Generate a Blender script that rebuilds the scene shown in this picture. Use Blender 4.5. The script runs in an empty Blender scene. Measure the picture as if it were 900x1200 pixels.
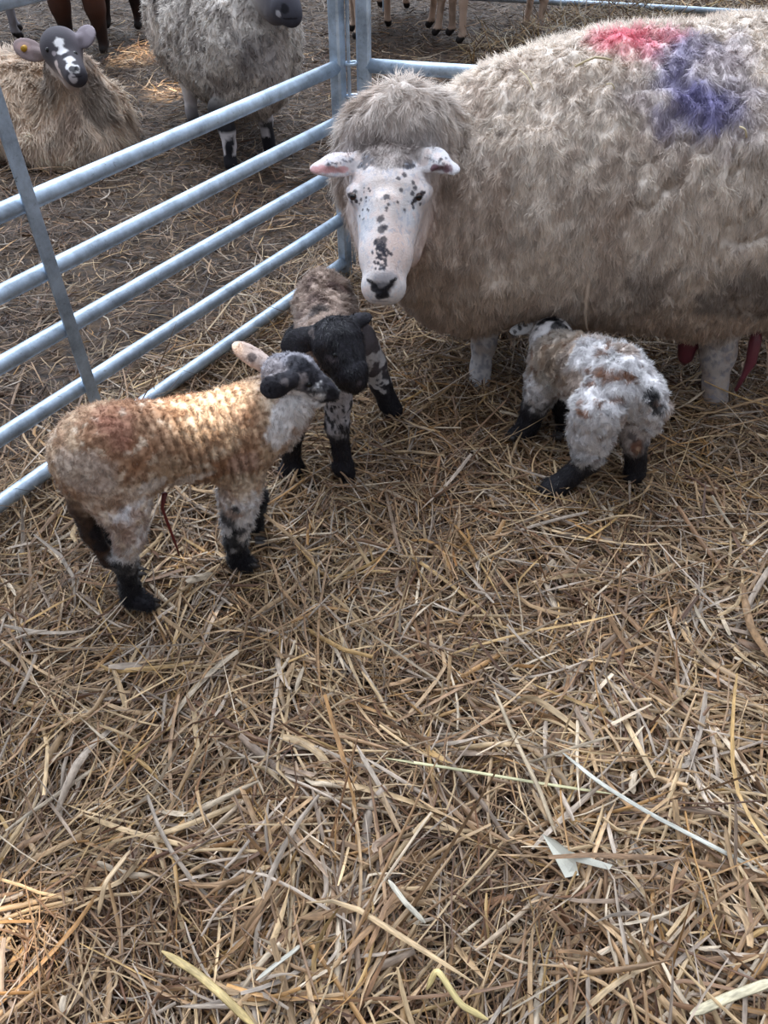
import bpy, math
import numpy as np
from mathutils import Vector, Matrix

# ------------------------------------------------------------------ basics
rng = np.random.default_rng(7)
SC = bpy.context.scene
COL = SC.collection
H = 1.4            # eye height above the straw
F = 900.0          # focal length in pixels of the 900 x 1200 frame
S2 = math.sqrt(0.5)


def Q(px, py, Y):
    """world point seen at a pixel of the photograph and lying Y metres in front"""
    u = (px - 450) / F
    v = (600 - py) / F
    t = Y / (S2 * (1 + v))
    return np.array([u * t, Y, H - S2 * (1 - v) * t])


def RP(px, py, Y, r):
    v = (600 - py) / F
    return r * (Y / (S2 * (1 + v))) / F


def G(px, py, h=0.0):
    u = (px - 450) / F
    v = (600 - py) / F
    t = (H - h) / (S2 * (1 - v))
    return np.array([u * t, S2 * (1 + v) * t, h])


def proj(P):
    x, y, z = P[:, 0], P[:, 1], P[:, 2] - H
    d = S2 * (y - z)
    return 450 + F * x / d, 600 - F * S2 * (y + z) / d, d


def lin(c):
    c = np.asarray(c, float) / 255.0
    return np.where(c <= 0.04045, c / 12.92, ((c + 0.055) / 1.055) ** 2.4)


def nrm(v):
    return v / np.maximum(np.linalg.norm(v, axis=-1, keepdims=True), 1e-9)


def hash3(ix, iy, iz, seed):
    h = (ix.astype(np.uint32) * np.uint32(374761393) + iy.astype(np.uint32) * np.uint32(668265263)
         + iz.astype(np.uint32) * np.uint32(2147483647 - 1013) + np.uint32(seed * 7919 + 13))
    h = (h ^ (h >> np.uint32(13))) * np.uint32(1274126177)
    h = (h ^ (h >> np.uint32(15))) * np.uint32(2246822519)
    h = h ^ (h >> np.uint32(16))
    return h.astype(np.float32) / np.float32(4294967295.0)


NROT = np.array(Matrix.Rotation(0.9, 3, 'X') @ Matrix.Rotation(0.7, 3, 'Y') @ Matrix.Rotation(1.1, 3, 'Z'))


def noise3(P, freq=1.0, seed=0):
    """value noise in 0..1, its lattice turned away from the world axes"""
    p = (P @ NROT) * freq + 100.37
    i = np.floor(p)
    f = (p - i).astype(np.float32)
    f = f * f * (3 - 2 * f)
    i = i.astype(np.int64)
    out = 0
    for dx in (0, 1):
        wx = f[:, 0] if dx else 1 - f[:, 0]
        for dy in (0, 1):
            wy = f[:, 1] if dy else 1 - f[:, 1]
            for dz in (0, 1):
                wz = f[:, 2] if dz else 1 - f[:, 2]
                out = out + wx * wy * wz * hash3(i[:, 0] + dx, i[:, 1] + dy, i[:, 2] + dz, seed)
    return out


def fbm(P, freq, seed=0, oct=3):
    s = 0.0
    a = 0.5
    t = 0.0
    for o in range(oct):
        s = s + a * noise3(P, freq * 2 ** o, seed + o * 17)
        t += a
        a *= 0.5
    return s / t


def noise2(x, y, freq, seed=0):
    return noise3(np.stack([x, y, np.zeros_like(x)], 1), freq, seed)


def smooth01(x):
    x = np.clip(x, 0, 1)
    return x * x * (3 - 2 * x)


# ------------------------------------------------------------------ materials
def new_mat(name):
    m = bpy.data.materials.new(name)
    m.use_nodes = True
    nt = m.node_tree
    return m, nt, nt.nodes['Principled BSDF']


def mat_attr(name, rough=0.85, trans=0.0, spec=0.3, bump=0.0, bscale=300.0, sheen=0.0):
    m, nt, b = new_mat(name)
    a = nt.nodes.new('ShaderNodeAttribute')
    a.attribute_name = 'Col'
    nt.links.new(a.outputs['Color'], b.inputs['Base Color'])
    b.inputs['Roughness'].default_value = rough
    b.inputs['Specular IOR Level'].default_value = spec
    if sheen:
        b.inputs['Sheen Weight'].default_value = sheen
    if bump:
        n = nt.nodes.new('ShaderNodeTexNoise')
        n.inputs['Scale'].default_value = bscale
        n.inputs['Detail'].default_value = 3
        g = nt.nodes.new('ShaderNodeNewGeometry')
        nt.links.new(g.outputs['Position'], n.inputs['Vector'])
        bp = nt.nodes.new('ShaderNodeBump')
        bp.inputs['Strength'].default_value = bump
        bp.inputs['Distance'].default_value = 0.004
        nt.links.new(n.outputs['Fac'], bp.inputs['Height'])
        nt.links.new(bp.outputs['Normal'], b.inputs['Normal'])
    if trans:
        tr = nt.nodes.new('ShaderNodeBsdfTranslucent')
        nt.links.new(a.outputs['Color'], tr.inputs['Color'])
        mx = nt.nodes.new('ShaderNodeMixShader')
        mx.inputs[0].default_value = trans
        out = nt.nodes['Material Output']
        nt.links.new(b.outputs[0], mx.inputs[1])
        nt.links.new(tr.outputs[0], mx.inputs[2])
        nt.links.new(mx.outputs[0], out.inputs['Surface'])
    return m


def mat_plain(name, rgb, rough=0.5, metal=0.0, spec=0.5):
    m, nt, b = new_mat(name)
    n = nt.nodes.new('ShaderNodeTexNoise')
    n.inputs['Scale'].default_value = 40
    r = nt.nodes.new('ShaderNodeValToRGB')
    c = lin(rgb)
    r.color_ramp.elements[0].color = (*(c * 0.8), 1)
    r.color_ramp.elements[1].color = (*np.clip(c * 1.15, 0, 1), 1)
    nt.links.new(n.outputs['Fac'], r.inputs['Fac'])
    nt.links.new(r.outputs['Color'], b.inputs['Base Color'])
    b.inputs['Roughness'].default_value = rough
    b.inputs['Metallic'].default_value = metal
    b.inputs['Specular IOR Level'].default_value = spec
    return m


def mat_galv():
    m, nt, b = new_mat('galvanised_steel')
    g = nt.nodes.new('ShaderNodeNewGeometry')
    n = nt.nodes.new('ShaderNodeTexNoise')
    n.inputs['Scale'].default_value = 14
    n.inputs['Detail'].default_value = 8
    n.inputs['Roughness'].default_value = 0.7
    nt.links.new(g.outputs['Position'], n.inputs['Vector'])
    r = nt.nodes.new('ShaderNodeValToRGB')
    e = r.color_ramp.elements
    e[0].position = 0.3
    e[0].color = (*lin((128, 140, 154)), 1)
    e[1].position = 0.62
    e[1].color = (*lin((186, 204, 222)), 1)
    nt.links.new(n.outputs['Fac'], r.inputs['Fac'])
    n2 = nt.nodes.new('ShaderNodeTexNoise')
    n2.inputs['Scale'].default_value = 60
    n2.inputs['Detail'].default_value = 6
    n2.inputs['Roughness'].default_value = 0.75
    nt.links.new(g.outputs['Position'], n2.inputs['Vector'])
    r2 = nt.nodes.new('ShaderNodeValToRGB')
    r2.color_ramp.elements[0].position = 0.60
    r2.color_ramp.elements[0].color = (0, 0, 0, 1)
    r2.color_ramp.elements[1].position = 0.70
    r2.color_ramp.elements[1].color = (0.75, 0.75, 0.75, 1)
    nt.links.new(n2.outputs['Fac'], r2.inputs['Fac'])
    mx = nt.nodes.new('ShaderNodeMix')
    mx.data_type = 'RGBA'
    nt.links.new(r2.outputs['Color'], mx.inputs[0])
    nt.links.new(r.outputs['Color'], mx.inputs[6])
    mx.inputs[7].default_value = (*lin((88, 84, 80)), 1)
    nt.links.new(mx.outputs[2], b.inputs['Base Color'])
    b.inputs['Metallic'].default_value = 0.55
    b.inputs['Roughness'].default_value = 0.42
    return m


M_FUR = mat_attr('wool_strands', 0.8, trans=0.38, spec=0.15, sheen=0.25)
M_HAIR = mat_attr('short_hair_coat', 0.45, spec=0.5)
M_SKIN = mat_attr('coat_and_skin', 0.75, spec=0.25, bump=0.35, bscale=260)
def mat_straw():
    m = mat_attr('straw', 0.5, trans=0.10, spec=0.4)
    nt = m.node_tree
    att = [n for n in nt.nodes if n.type == 'ATTRIBUTE'][0]
    b = nt.nodes['Principled BSDF']
    uv = nt.nodes.new('ShaderNodeAttribute')
    uv.attribute_name = 'fibre'
    mix_in = att.outputs['Color']
    for (sx_, sy_), lo, hi, f0, f1 in (((14, 2.2), 0.62, 1.16, .3, .7), ((2.2, 0.5), 0.60, 1.12, .32, .62)):
        mp = nt.nodes.new('ShaderNodeVectorMath')
        mp.operation = 'MULTIPLY'
        mp.inputs[1].default_value = (sx_, sy_, 1)
        nt.links.new(uv.outputs['Vector'], mp.inputs[0])
        n = nt.nodes.new('ShaderNodeTexNoise')
        n.inputs['Scale'].default_value = 1.0
        n.inputs['Detail'].default_value = 2
        nt.links.new(mp.outputs[0], n.inputs['Vector'])
        mr = nt.nodes.new('ShaderNodeMapRange')
        mr.inputs['From Min'].default_value = f0
        mr.inputs['From Max'].default_value = f1
        mr.inputs['To Min'].default_value = lo
        mr.inputs['To Max'].default_value = hi
        nt.links.new(n.outputs['Fac'], mr.inputs['Value'])
        vm = nt.nodes.new('ShaderNodeVectorMath')
        vm.operation = 'SCALE'
        nt.links.new(mix_in, vm.inputs[0])
        nt.links.new(mr.outputs['Result'], vm.inputs['Scale'])
        mix_in = vm.outputs[0]
    nt.links.new(mix_in, b.inputs['Base Color'])
    for n in nt.nodes:
        if n.type == 'BSDF_TRANSLUCENT':
            nt.links.new(mix_in, n.inputs['Color'])
    return m


M_STRAW = mat_straw()
M_GALV = mat_galv()


def mat_eye(name, rgb):
    m = mat_plain(name, rgb, 0.18, 0, 0.4)
    return m


M_EYE = mat_eye('sheep_eye', (58, 36, 26))
M_PUPIL = mat_eye('sheep_pupil', (8, 7, 8))
M_FLESH = mat_plain('moist_flesh', (122, 62, 74), 0.3)
M_CORD = mat_plain('dried_cord', (104, 34, 34), 0.4)
M_HOOF = mat_plain('dark_hoof', (44, 38, 36), 0.5)
M_PAPER = mat_plain('pale_leaf', (208, 206, 192), 0.6)
M_TAG = mat_plain('yellow_ear_tag', (196, 150, 40), 0.5)


# ------------------------------------------------------------------ mesh tools
def mesh_obj(name, V, Fc, mat, parent=None, col=None, smooth=True, normals=None, origin=None, fibre=None):
    me = bpy.data.meshes.new(name)
    V = np.asarray(V, float)
    q = parent
    while q is not None:          # vertices are given in world space; store them relative to the thing's base
        V = V - np.array(q.location)
        q = q.parent
    if origin is not None:
        V = V - np.asarray(origin, float)
    V = V.astype(np.float32)
    Fc = np.asarray(Fc, np.int32)
    k = Fc.shape[1]
    me.vertices.add(len(V))
    me.vertices.foreach_set('co', V.ravel())
    me.loops.add(Fc.size)
    me.loops.foreach_set('vertex_index', Fc.ravel())
    me.polygons.add(len(Fc))
    me.polygons.foreach_set('loop_start', np.arange(0, Fc.size, k, dtype=np.int32))
    me.polygons.foreach_set('use_smooth', np.full(len(Fc), smooth))
    me.update(calc_edges=True)
    if col is not None:
        a = me.color_attributes.new('Col', 'FLOAT_COLOR', 'POINT')
        c = np.ones((len(V), 4), np.float32)
        c[:, :3] = col
        a.data.foreach_set('color', c.ravel())
    if fibre is not None:
        a = me.attributes.new('fibre', 'FLOAT_VECTOR', 'POINT')
        a.data.foreach_set('vector', np.asarray(fibre, np.float32).ravel())
    if normals is not None:
        me.normals_split_custom_set_from_vertices(normals.astype(np.float32))
    if mat:
        me.materials.append(mat)
    o = bpy.data.objects.new(name, me)
    COL.objects.link(o)
    if parent:
        o.parent = parent
    if origin is not None:
        o.location = [float(v) for v in origin]
    return o


def tag(o, label=None, cat=None, group=None, kind=None):
    if label:
        o['label'] = label
    if cat:
        o['category'] = cat
    if group:
        o['group'] = group
    if kind:
        o['kind'] = kind
    return o


def tube(pts, r, n=12, cap=True):
    """swept tube; r a number or one per point"""
    P = np.asarray(pts, float)
    m = len(P)
    r = np.full(m, r) if np.isscalar(r) else np.asarray(r, float)
    T = nrm(np.gradient(P, axis=0))
    up = np.array([0, 0, 1.0]) if abs(T[0][2]) < 0.9 else np.array([1.0, 0, 0])
    V = []
    for i in range(m):
        a = nrm(np.cross(T[i], up))
        b = np.cross(a, T[i])
        for k in range(n):
            w = 2 * math.pi * k / n
            V.append(P[i] + r[i] * (a * math.cos(w) + b * math.sin(w)))
    Fc = []
    for i in range(m - 1):
        for k in range(n):
            k2 = (k + 1) % n
            Fc.append((i * n + k, (i + 1) * n + k, (i + 1) * n + k2, i * n + k2))
    if cap:
        V.append(P[0])
        V.append(P[-1])
        c0, c1 = m * n, m * n + 1
        for k in range(0, n, 2):
            Fc.append((c0, k, (k + 1) % n, (k + 2) % n))
            Fc.append((c1, (m - 1) * n + (k + 2) % n, (m - 1) * n + (k + 1) % n, (m - 1) * n + k))
    return np.array(V), np.array(Fc)


def join(parts):
    V, Fc, o = [], [], 0
    for v, f in parts:
        V.append(v)
        Fc.append(np.asarray(f) + o)
        o += len(v)
    return np.concatenate(V), np.concatenate(Fc)


def box_section(p0, p1, wx, ax, wy, bev=0.004):
    """bar from p0 to p1, width wx along ax, depth wy, with chamfered corners"""
    p0, p1, ax = map(lambda q: np.asarray(q, float), (p0, p1, ax))
    d = nrm(p1 - p0)
    a = nrm(ax - d * np.dot(ax, d))
    b = np.cross(d, a)
    hx, hy = wx / 2, wy / 2
    bev = min(bev, hx * 0.6, hy * 0.6)
    sec = [(hx, hy - bev), (hx - bev, hy), (-hx + bev, hy), (-hx, hy - bev), (-hx, -hy + bev), (-hx + bev, -hy),
           (hx - bev, -hy), (hx, -hy + bev)]
    V = [p + a * s + b * t for p in (p0, p1) for s, t in sec]
    Fc = [(k, 8 + k, 8 + (k + 1) % 8, (k + 1) % 8)[::-1] for k in range(8)]
    Fc += [(0, 1, 2, 3), (0, 3, 4, 7), (4, 5, 6, 7)]
    Fc += [(11, 10, 9, 8), (15, 12, 11, 8), (15, 14, 13, 12)]
    return np.array(V), np.array(Fc)


# ------------------------------------------------------------------ implicit bodies
def El(c, r, col, fur=0.0, k=0.03, ax=None):
    return dict(t='e', c=np.asarray(c, float), r=np.asarray(r, float), col=lin(col), fur=fur, k=k,
                ax=np.eye(3) if ax is None else ax)


def Co(p0, p1, r0, r1, col, fur=0.0, k=0.02, sub=False):
    return dict(t='c', p0=np.asarray(p0, float), p1=np.asarray(p1, float), r0=r0, r1=r1, col=lin(col), fur=fur, k=k, sub=sub)


def chain(pts, col, fur=0.0, k=0.02):
    """pts: (px, py, Y, radius px)"""
    w = [Q(a, b, c) for a, b, c, d in pts]
    r = [RP(*p) for p in pts]
    cols = col if isinstance(col, list) else [col] * (len(pts) - 1)
    return [Co(w[i], w[i + 1], r[i], r[i + 1], cols[i], fur, k) for i in range(len(pts) - 1)]


def axes(d, up=(0, 0, 1)):
    """rows: forward d, side, up"""
    d = nrm(np.asarray(d, float))
    s = nrm(np.cross(np.asarray(up, float), d))
    return np.stack([d, s, np.cross(d, s)])


def prim_d(p, P):
    if p['t'] == 'e':
        q = (P - p['c']) @ p['ax'].T
        k0 = np.linalg.norm(q / p['r'], axis=-1)
        k1 = np.linalg.norm(q / p['r'] ** 2, axis=-1)
        return k0 * (k0 - 1) / np.maximum(k1, 1e-6)
    pa = P - p['p0']
    ba = p['p1'] - p['p0']
    h = np.clip(pa @ ba / max(ba @ ba, 1e-9), 0, 1)
    return np.linalg.norm(pa - h[..., None] * ba, axis=-1) - (p['r0'] + (p['r1'] - p['r0']) * h)


def surface_net(prims, res):
    lo, hi = [], []
    for p in prims:
        if p['t'] == 'e':
            e = np.sqrt(((p['ax'] * p['r'][:, None]) ** 2).sum(0))
            p['lo'], p['hi'] = p['c'] - e, p['c'] + e
        else:
            a, b = p['p0'], p['p1']
            p['lo'] = np.minimum(a - p['r0'], b - p['r1'])
            p['hi'] = np.maximum(a + p['r0'], b + p['r1'])
        if not p.get('sub'):
            lo.append(p['lo'])
            hi.append(p['hi'])
    lo = np.min(lo, 0) - 4 * res - 0.02
    hi = np.max(hi, 0) + 4 * res + 0.02
    n = np.ceil((hi - lo) / res).astype(int) + 1
    f = np.full(n, 1.0, np.float32)
    for p in prims:
        m = p['k'] + 3 * res
        a = np.maximum(np.floor((p['lo'] - m - lo) / res).astype(int), 0)
        b = np.minimum(np.ceil((p['hi'] + m - lo) / res).astype(int) + 1, n)
        g = np.stack(np.meshgrid(*[lo[i] + res * np.arange(a[i], b[i]) for i in range(3)], indexing='ij'), -1)
        d = prim_d(p, g).astype(np.float32)
        s = tuple(slice(a[i], b[i]) for i in range(3))
        old = f[s]
        if p.get('sub'):
            k = p['k']
            h = np.maximum(k - np.abs(old + d), 0) / k
            f[s] = np.maximum(old, -d) + h * h * k / 4
        else:
            k = p['k']
            h = np.maximum(k - np.abs(old - d), 0) / k
            f[s] = np.minimum(old, d) - h * h * k / 4
    s = f < 0
    cnt = np.zeros(n - 1, np.int8)
    for dx in (0, 1):
        for dy in (0, 1):
            for dz in (0, 1):
                cnt += s[dx:n[0] - 1 + dx, dy:n[1] - 1 + dy, dz:n[2] - 1 + dz]
    act = np.argwhere((cnt > 0) & (cnt < 8))
    idx = np.full(n - 1, -1, np.int64)
    idx[tuple(act.T)] = np.arange(len(act))
    cor = np.array([(x, y, z) for x in (0, 1) for y in (0, 1) for z in (0, 1)])
    val = np.stack([f[tuple((act + c).T)] for c in cor], 1)
    acc = np.zeros((len(act), 3))
    num = np.zeros(len(act))
    for i in range(8):
        for j in range(i + 1, 8):
            if np.abs(cor[i] - cor[j]).sum() != 1:
                continue
            m = (val[:, i] < 0) != (val[:, j] < 0)
            t = val[m, i] / (val[m, i] - val[m, j])
            acc[m] += cor[i] + t[:, None] * (cor[j] - cor[i])
            num[m] += 1
    V = lo + (act + acc / num[:, None]) * res
    Fs = []
    for ax in range(3):
        u, w = (ax + 1) % 3, (ax + 2) % 3
        a = [slice(1, n[i] - 1) for i in range(3)]
        b = list(a)
        a[ax] = slice(0, n[ax] - 1)
        b[ax] = slice(1, n[ax])
        ch = np.argwhere(s[tuple(a)] != s[tuple(b)])
        off = np.array([1, 1, 1])
        off[ax] = 0
        e = ch + off
        ins = s[tuple(e.T)]
        eu = np.zeros(3, int)
        eu[u] = 1
        ew = np.zeros(3, int)
        ew[w] = 1
        q = [idx[tuple((e - eu - ew).T)], idx[tuple((e - ew).T)], idx[tuple(e.T)], idx[tuple((e - eu).T)]]
        q = np.stack(q, 1)
        q[~ins] = q[~ins][:, ::-1]
        Fs.append(q)
    Fq = np.concatenate(Fs)
    Fq = Fq[(Fq >= 0).all(1)]
    return V, Fq


def vnormals(V, Fq):
    a = V[Fq[:, 2]] - V[Fq[:, 0]]
    b = V[Fq[:, 3]] - V[Fq[:, 1]]
    fn = np.cross(a, b)
    N = np.zeros_like(V)
    for i in range(4):
        for c in range(3):
            N[:, c] += np.bincount(Fq[:, i], fn[:, c], len(V))
    return nrm(N), np.linalg.norm(fn, axis=1) * 0.5


class Animal:
    def __init__(self, prims, res, sigma=0.008, head=None, head_res=0.0025, mixn=0.0, mixf=60):
        V, Fq = surface_net(prims, res)
        allp = list(prims)
        if head:
            V2, F2 = surface_net(head, head_res)
            Fq = np.concatenate([Fq, F2 + len(V)])
            V = np.concatenate([V, V2])
            allp += head
        self.V, self.F = V, Fq
        self.N, self.area = vnormals(V, Fq)
        use = [p for p in allp if not p.get('sub')]
        D = np.stack([prim_d(p, V) for p in use], 1)
        for i_, p_ in enumerate(use):
            m_ = D[:, i_] < D.min(1) + 0.06
            if mixn:
                D[m_, i_] += (fbm(V[m_], mixf, 200 + i_, 2) - 0.5) * mixn * 2
        W = np.exp(-(D - D.min(1, keepdims=True)) / sigma)
        W /= W.sum(1, keepdims=True)
        self.C = W @ np.stack([p['col'] for p in use])
        self.L = W @ np.array([p['fur'] for p in use])
        self.px, self.py, self.d = proj(V)

    def hit(self, px, py, tol=4):
        m = np.argwhere((np.abs(self.px - px) < tol) & (np.abs(self.py - py) < tol))[:, 0]
        if not len(m):
            return self.hit(px, py, tol * 2)
        return self.V[m[np.argmin(self.d[m])]]

    def hitn(self, px, py):
        p = self.hit(px, py)
        i = np.argmin(((self.V - p) ** 2).sum(1))
        return p, self.N[i]

    def paint(self, c, r, col, rough=0.35, freq=40, strength=1.0, edge=0.2, fur=None, seed=3, front=None):
        r = np.asarray(r, float)
        d = np.linalg.norm((self.V - c) / r, axis=1)
        m = d < 1.8
        dd = d[m] + (fbm(self.V[m], freq, seed, 3) - 0.5) * 2 * rough
        w = smooth01((1 + edge - dd) / (2 * edge)) * strength
        self.C[m] = self.C[m] * (1 - w[:, None]) + lin(col) * w[:, None]
        if fur is not None:
            self.L[m] = self.L[m] * (1 - w) + fur * w

    def blotch(self, mask, freq, thr, col, strength=1.0, seed=5, soft=0.04, oct=2, stretch=(1, 1, 1)):
        n = fbm(self.V[mask] * np.array(stretch), freq, seed, oct)
        w = smooth01((n - thr) / soft) * strength
        self.C[mask] = self.C[mask] * (1 - w[:, None]) + lin(col) * w[:, None]

    def displace(self, amt, freq, seed, oct=3, stretch=(1, 1, 1), sharp=False, lmin=0.004, lmax=0.02):
        n = fbm(self.V * np.array(stretch), freq, seed, oct)
        if sharp:
            n = 1 - np.abs(2 * n - 1) * 2.2
        else:
            n = n - 0.5
        g = smooth01((self.L - lmin) / (lmax - lmin))
        self.V = self.V + self.N * (n * amt * g)[:, None]
        self.shade = n

    def mesh(self, name, parent=None):
        self.N, self.area = vnormals(self.V, self.F)
        self.px, self.py, self.d = proj(self.V)
        return mesh_obj(name, self.V, self.F, M_SKIN, parent, self.C)

    def fleece(self, name, n, parent, width=0.0016, lift=0.5, comb=(0, 0, -1), clump=0.5, cfreq=45, curl=0.0, mat=None,
               lmin=0.003, var=0.22, seed=1, tip=1.12, lmaxsel=None, lock=0.0):
        g = np.random.default_rng(seed)
        Lf = self.L[self.F].mean(1)
        w = self.area * np.where(Lf > lmin, 1, 0)
        if lmaxsel:
            w = w * np.where(Lf < lmaxsel, 1, 0)
        fi = g.choice(len(self.F), n, p=w / w.sum())
        a = g.random((n, 1))
        b = g.random((n, 1))
        q = self.F[fi]

        def mixq(A):
            A = A if A.ndim > 1 else A[:, None]
            return (A[q[:, 0]] * (1 - a) + A[q[:, 1]] * a) * (1 - b) + (A[q[:, 3]] * (1 - a) + A[q[:, 2]] * a) * b
        P = mixq(self.V)
        N = nrm(mixq(self.N))
        C = mixq(self.C)
        L = mixq(self.L)[:, 0]
        cv = np.asarray(comb, float)
        T = cv - N * (N @ cv)[:, None]
        T = T / np.maximum(np.linalg.norm(T, axis=1, keepdims=True), 0.35)
        J = np.stack([noise3(P, cfreq, 31 + i + seed) - 0.5 for i in range(3)], 1) * 2
        J2 = (g.random((n, 3)) - 0.5)
        D = nrm(N * lift + T * (1 - lift) + J * clump + J2 * 0.35)
        D = nrm(D + N * np.maximum(0.12 - (D * N).sum(1), 0)[:, None])
        Ln = L * (0.6 + 0.6 * g.random(n)) * (0.75 + 0.5 * noise3(P, cfreq * 0.6, 77))
        side = nrm(np.cross(D, N) + (g.random((n, 3)) - 0.5) * 0.7)
        bend = nrm(T * 0.9 + J * 0.9 + J2 * 0.6)
        S = [0, 0.35, 0.7, 1.0]
        wd = [1.0, 0.95, 0.7, 0.12]
        ph = noise3(P, cfreq * 0.5, 91) * 9 + g.random(n) * 1.0
        up = np.cross(side, D)
        V = []
        for i, s in enumerate(S):
            c = P - N * 0.001 + (D * s + bend * (0.38 * s * s)) * Ln[:, None]
            if curl:
                c = c + (side * np.sin(ph + s * 6.5)[:, None] + up * np.cos(ph + s * 6.5)[:, None] * 0.6) * curl * math.sqrt(s)
            hw = width * wd[i] * 0.5 * (0.7 + 0.6 * g.random(n))[:, None]
            V += [c - side * hw, c + side * hw]
        V = np.stack(V, 1)
        base = np.arange(n)[:, None] * 8
        Fc = np.concatenate([base + np.array(k) for k in ((0, 1, 3, 2), (2, 3, 5, 4), (4, 5, 7, 6))])
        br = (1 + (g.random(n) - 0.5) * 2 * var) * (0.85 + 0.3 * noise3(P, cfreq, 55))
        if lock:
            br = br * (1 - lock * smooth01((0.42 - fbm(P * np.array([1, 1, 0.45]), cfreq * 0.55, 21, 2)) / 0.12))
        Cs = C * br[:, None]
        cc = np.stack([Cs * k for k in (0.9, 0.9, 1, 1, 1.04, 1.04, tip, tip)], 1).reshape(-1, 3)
        nn = nrm(N + J * 0.28 + J2 * 0.6)
        nn = np.repeat(nn, 8, axis=0)
        return mesh_obj(name, V.reshape(-1, 3), Fc, mat or M_FUR, parent, np.clip(cc, 0, 1), True, nn)


def eyeball(parent, c, r, n=None, label=None):
    o = []
    m, k = 10, 16
    V = []
    for i in range(m + 1):
        th = math.pi * i / m
        for j in range(k):
            ph = 2 * math.pi * j / k
            V.append((math.sin(th) * math.cos(ph), math.sin(th) * math.sin(ph), math.cos(th)))
    V = np.array(V) * r + c
    Fc = [(i * k + j, i * k + (j + 1) % k, (i + 1) * k + (j + 1) % k, (i + 1) * k + j)[::-1] for i in range(m) for j in range(k)]
    e = mesh_obj('eye', V, Fc, M_EYE if n is not None else M_PUPIL, parent)
    if n is not None:
        ax = axes(n)
        W = (np.array([(x, y, z) for x, y, z in ((V - c) / r)]) * np.array([0.12, 0.62, 0.30]) * r) @ ax + c + nrm(n) * r * 0.95
        mesh_obj('pupil', W, Fc, M_PUPIL, e)
    return e


def empty_at(name, loc):
    o = bpy.data.objects.new(name, None)
    COL.objects.link(o)
    o.location = [float(v) for v in loc]
    o.empty_display_size = 0.1
    return o


# ------------------------------------------------------------------ ground and straw
HD = nrm(np.array([-0.541, -0.841]))          # direction of the left hurdle, from the corner towards the viewer
HP = np.array([-0.145, 2.698])                # the corner


def beyond(x, y):
    """signed distance past the hurdles (positive in the other pen)"""
    a = (x - HP[0]) * HD[1] - (y - HP[1]) * HD[0]
    f2 = nrm(np.array([0.976, -0.219]))
    b = -(x - HP[0]) * f2[1] + (y - HP[1]) * f2[0]
    return np.where(x < HP[0], a, np.maximum(b, a))


def terrain(x, y):
    n = noise2(x, y, 2.3, 3) * 0.6 + noise2(x, y, 5.5, 4) * 0.3 + noise2(x, y, 12, 9) * 0.1
    near = smooth01((1.0 - y) / 0.6)
    b = smooth01(beyond(x, y) / 0.15 + 0.5)
    rg = (1 - np.abs(2 * noise2(x, y, 4.0, 14) - 1) * 1.6) * 0.022 * near
    return (n - 0.5) * (0.080 + 0.11 * near) * (1 - 0.5 * b) - 0.012 + rg * (1 - b)


# soil under the bedding
gx = np.linspace(-9, 9, 181)
gy = np.linspace(-1.5, 12, 141)
X, Y = np.meshgrid(gx, gy, indexing='ij')
Z = terrain(X.ravel(), Y.ravel()) - 0.03
idx = np.arange(X.size).reshape(X.shape)
Fg = np.stack([idx[:-1, :-1], idx[1:, :-1], idx[1:, 1:], idx[:-1, 1:]], -1).reshape(-1, 4)
mg, nt, bs = new_mat('trodden_muck')
tn = nt.nodes.new('ShaderNodeTexNoise')
tn.inputs['Scale'].default_value = 30
tn.inputs['Detail'].default_value = 8
ge = nt.nodes.new('ShaderNodeNewGeometry')
nt.links.new(ge.outputs['Position'], tn.inputs['Vector'])
rp = nt.nodes.new('ShaderNodeValToRGB')
rp.color_ramp.elements[0].position = 0.35
rp.color_ramp.elements[0].color = (*lin((34, 28, 26)), 1)
rp.color_ramp.elements[1].position = 0.7
rp.color_ramp.elements[1].color = (*lin((88, 68, 48)), 1)
nt.links.new(tn.outputs['Fac'], rp.inputs['Fac'])
nt.links.new(rp.outputs['Color'], bs.inputs['Base Color'])
bp = nt.nodes.new('ShaderNodeBump')
bp.inputs['Strength'].default_value = 0.8
bp.inputs['Distance'].default_value = 0.02
nt.links.new(tn.outputs['Fac'], bp.inputs['Height'])
nt.links.new(bp.outputs['Normal'], bs.inputs['Normal'])
bs.inputs['Roughness'].default_value = 0.85
tag(mesh_obj('ground', np.stack([X.ravel(), Y.ravel(), Z], 1), Fg, mg), kind='structure')

PAL = lin(np.array([(214, 190, 148), (200, 172, 132), (184, 152, 114), (166, 136, 104), (148, 116, 86), (124, 92, 68),
                    (202, 190, 172), (232, 218, 190), (190, 150, 96), (160, 142, 122), (110, 82, 66), (208, 176, 118)]))
PW = np.array([.13, .13, .14, .12, .10, .08, .08, .05, .06, .06, .02, .03])


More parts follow.
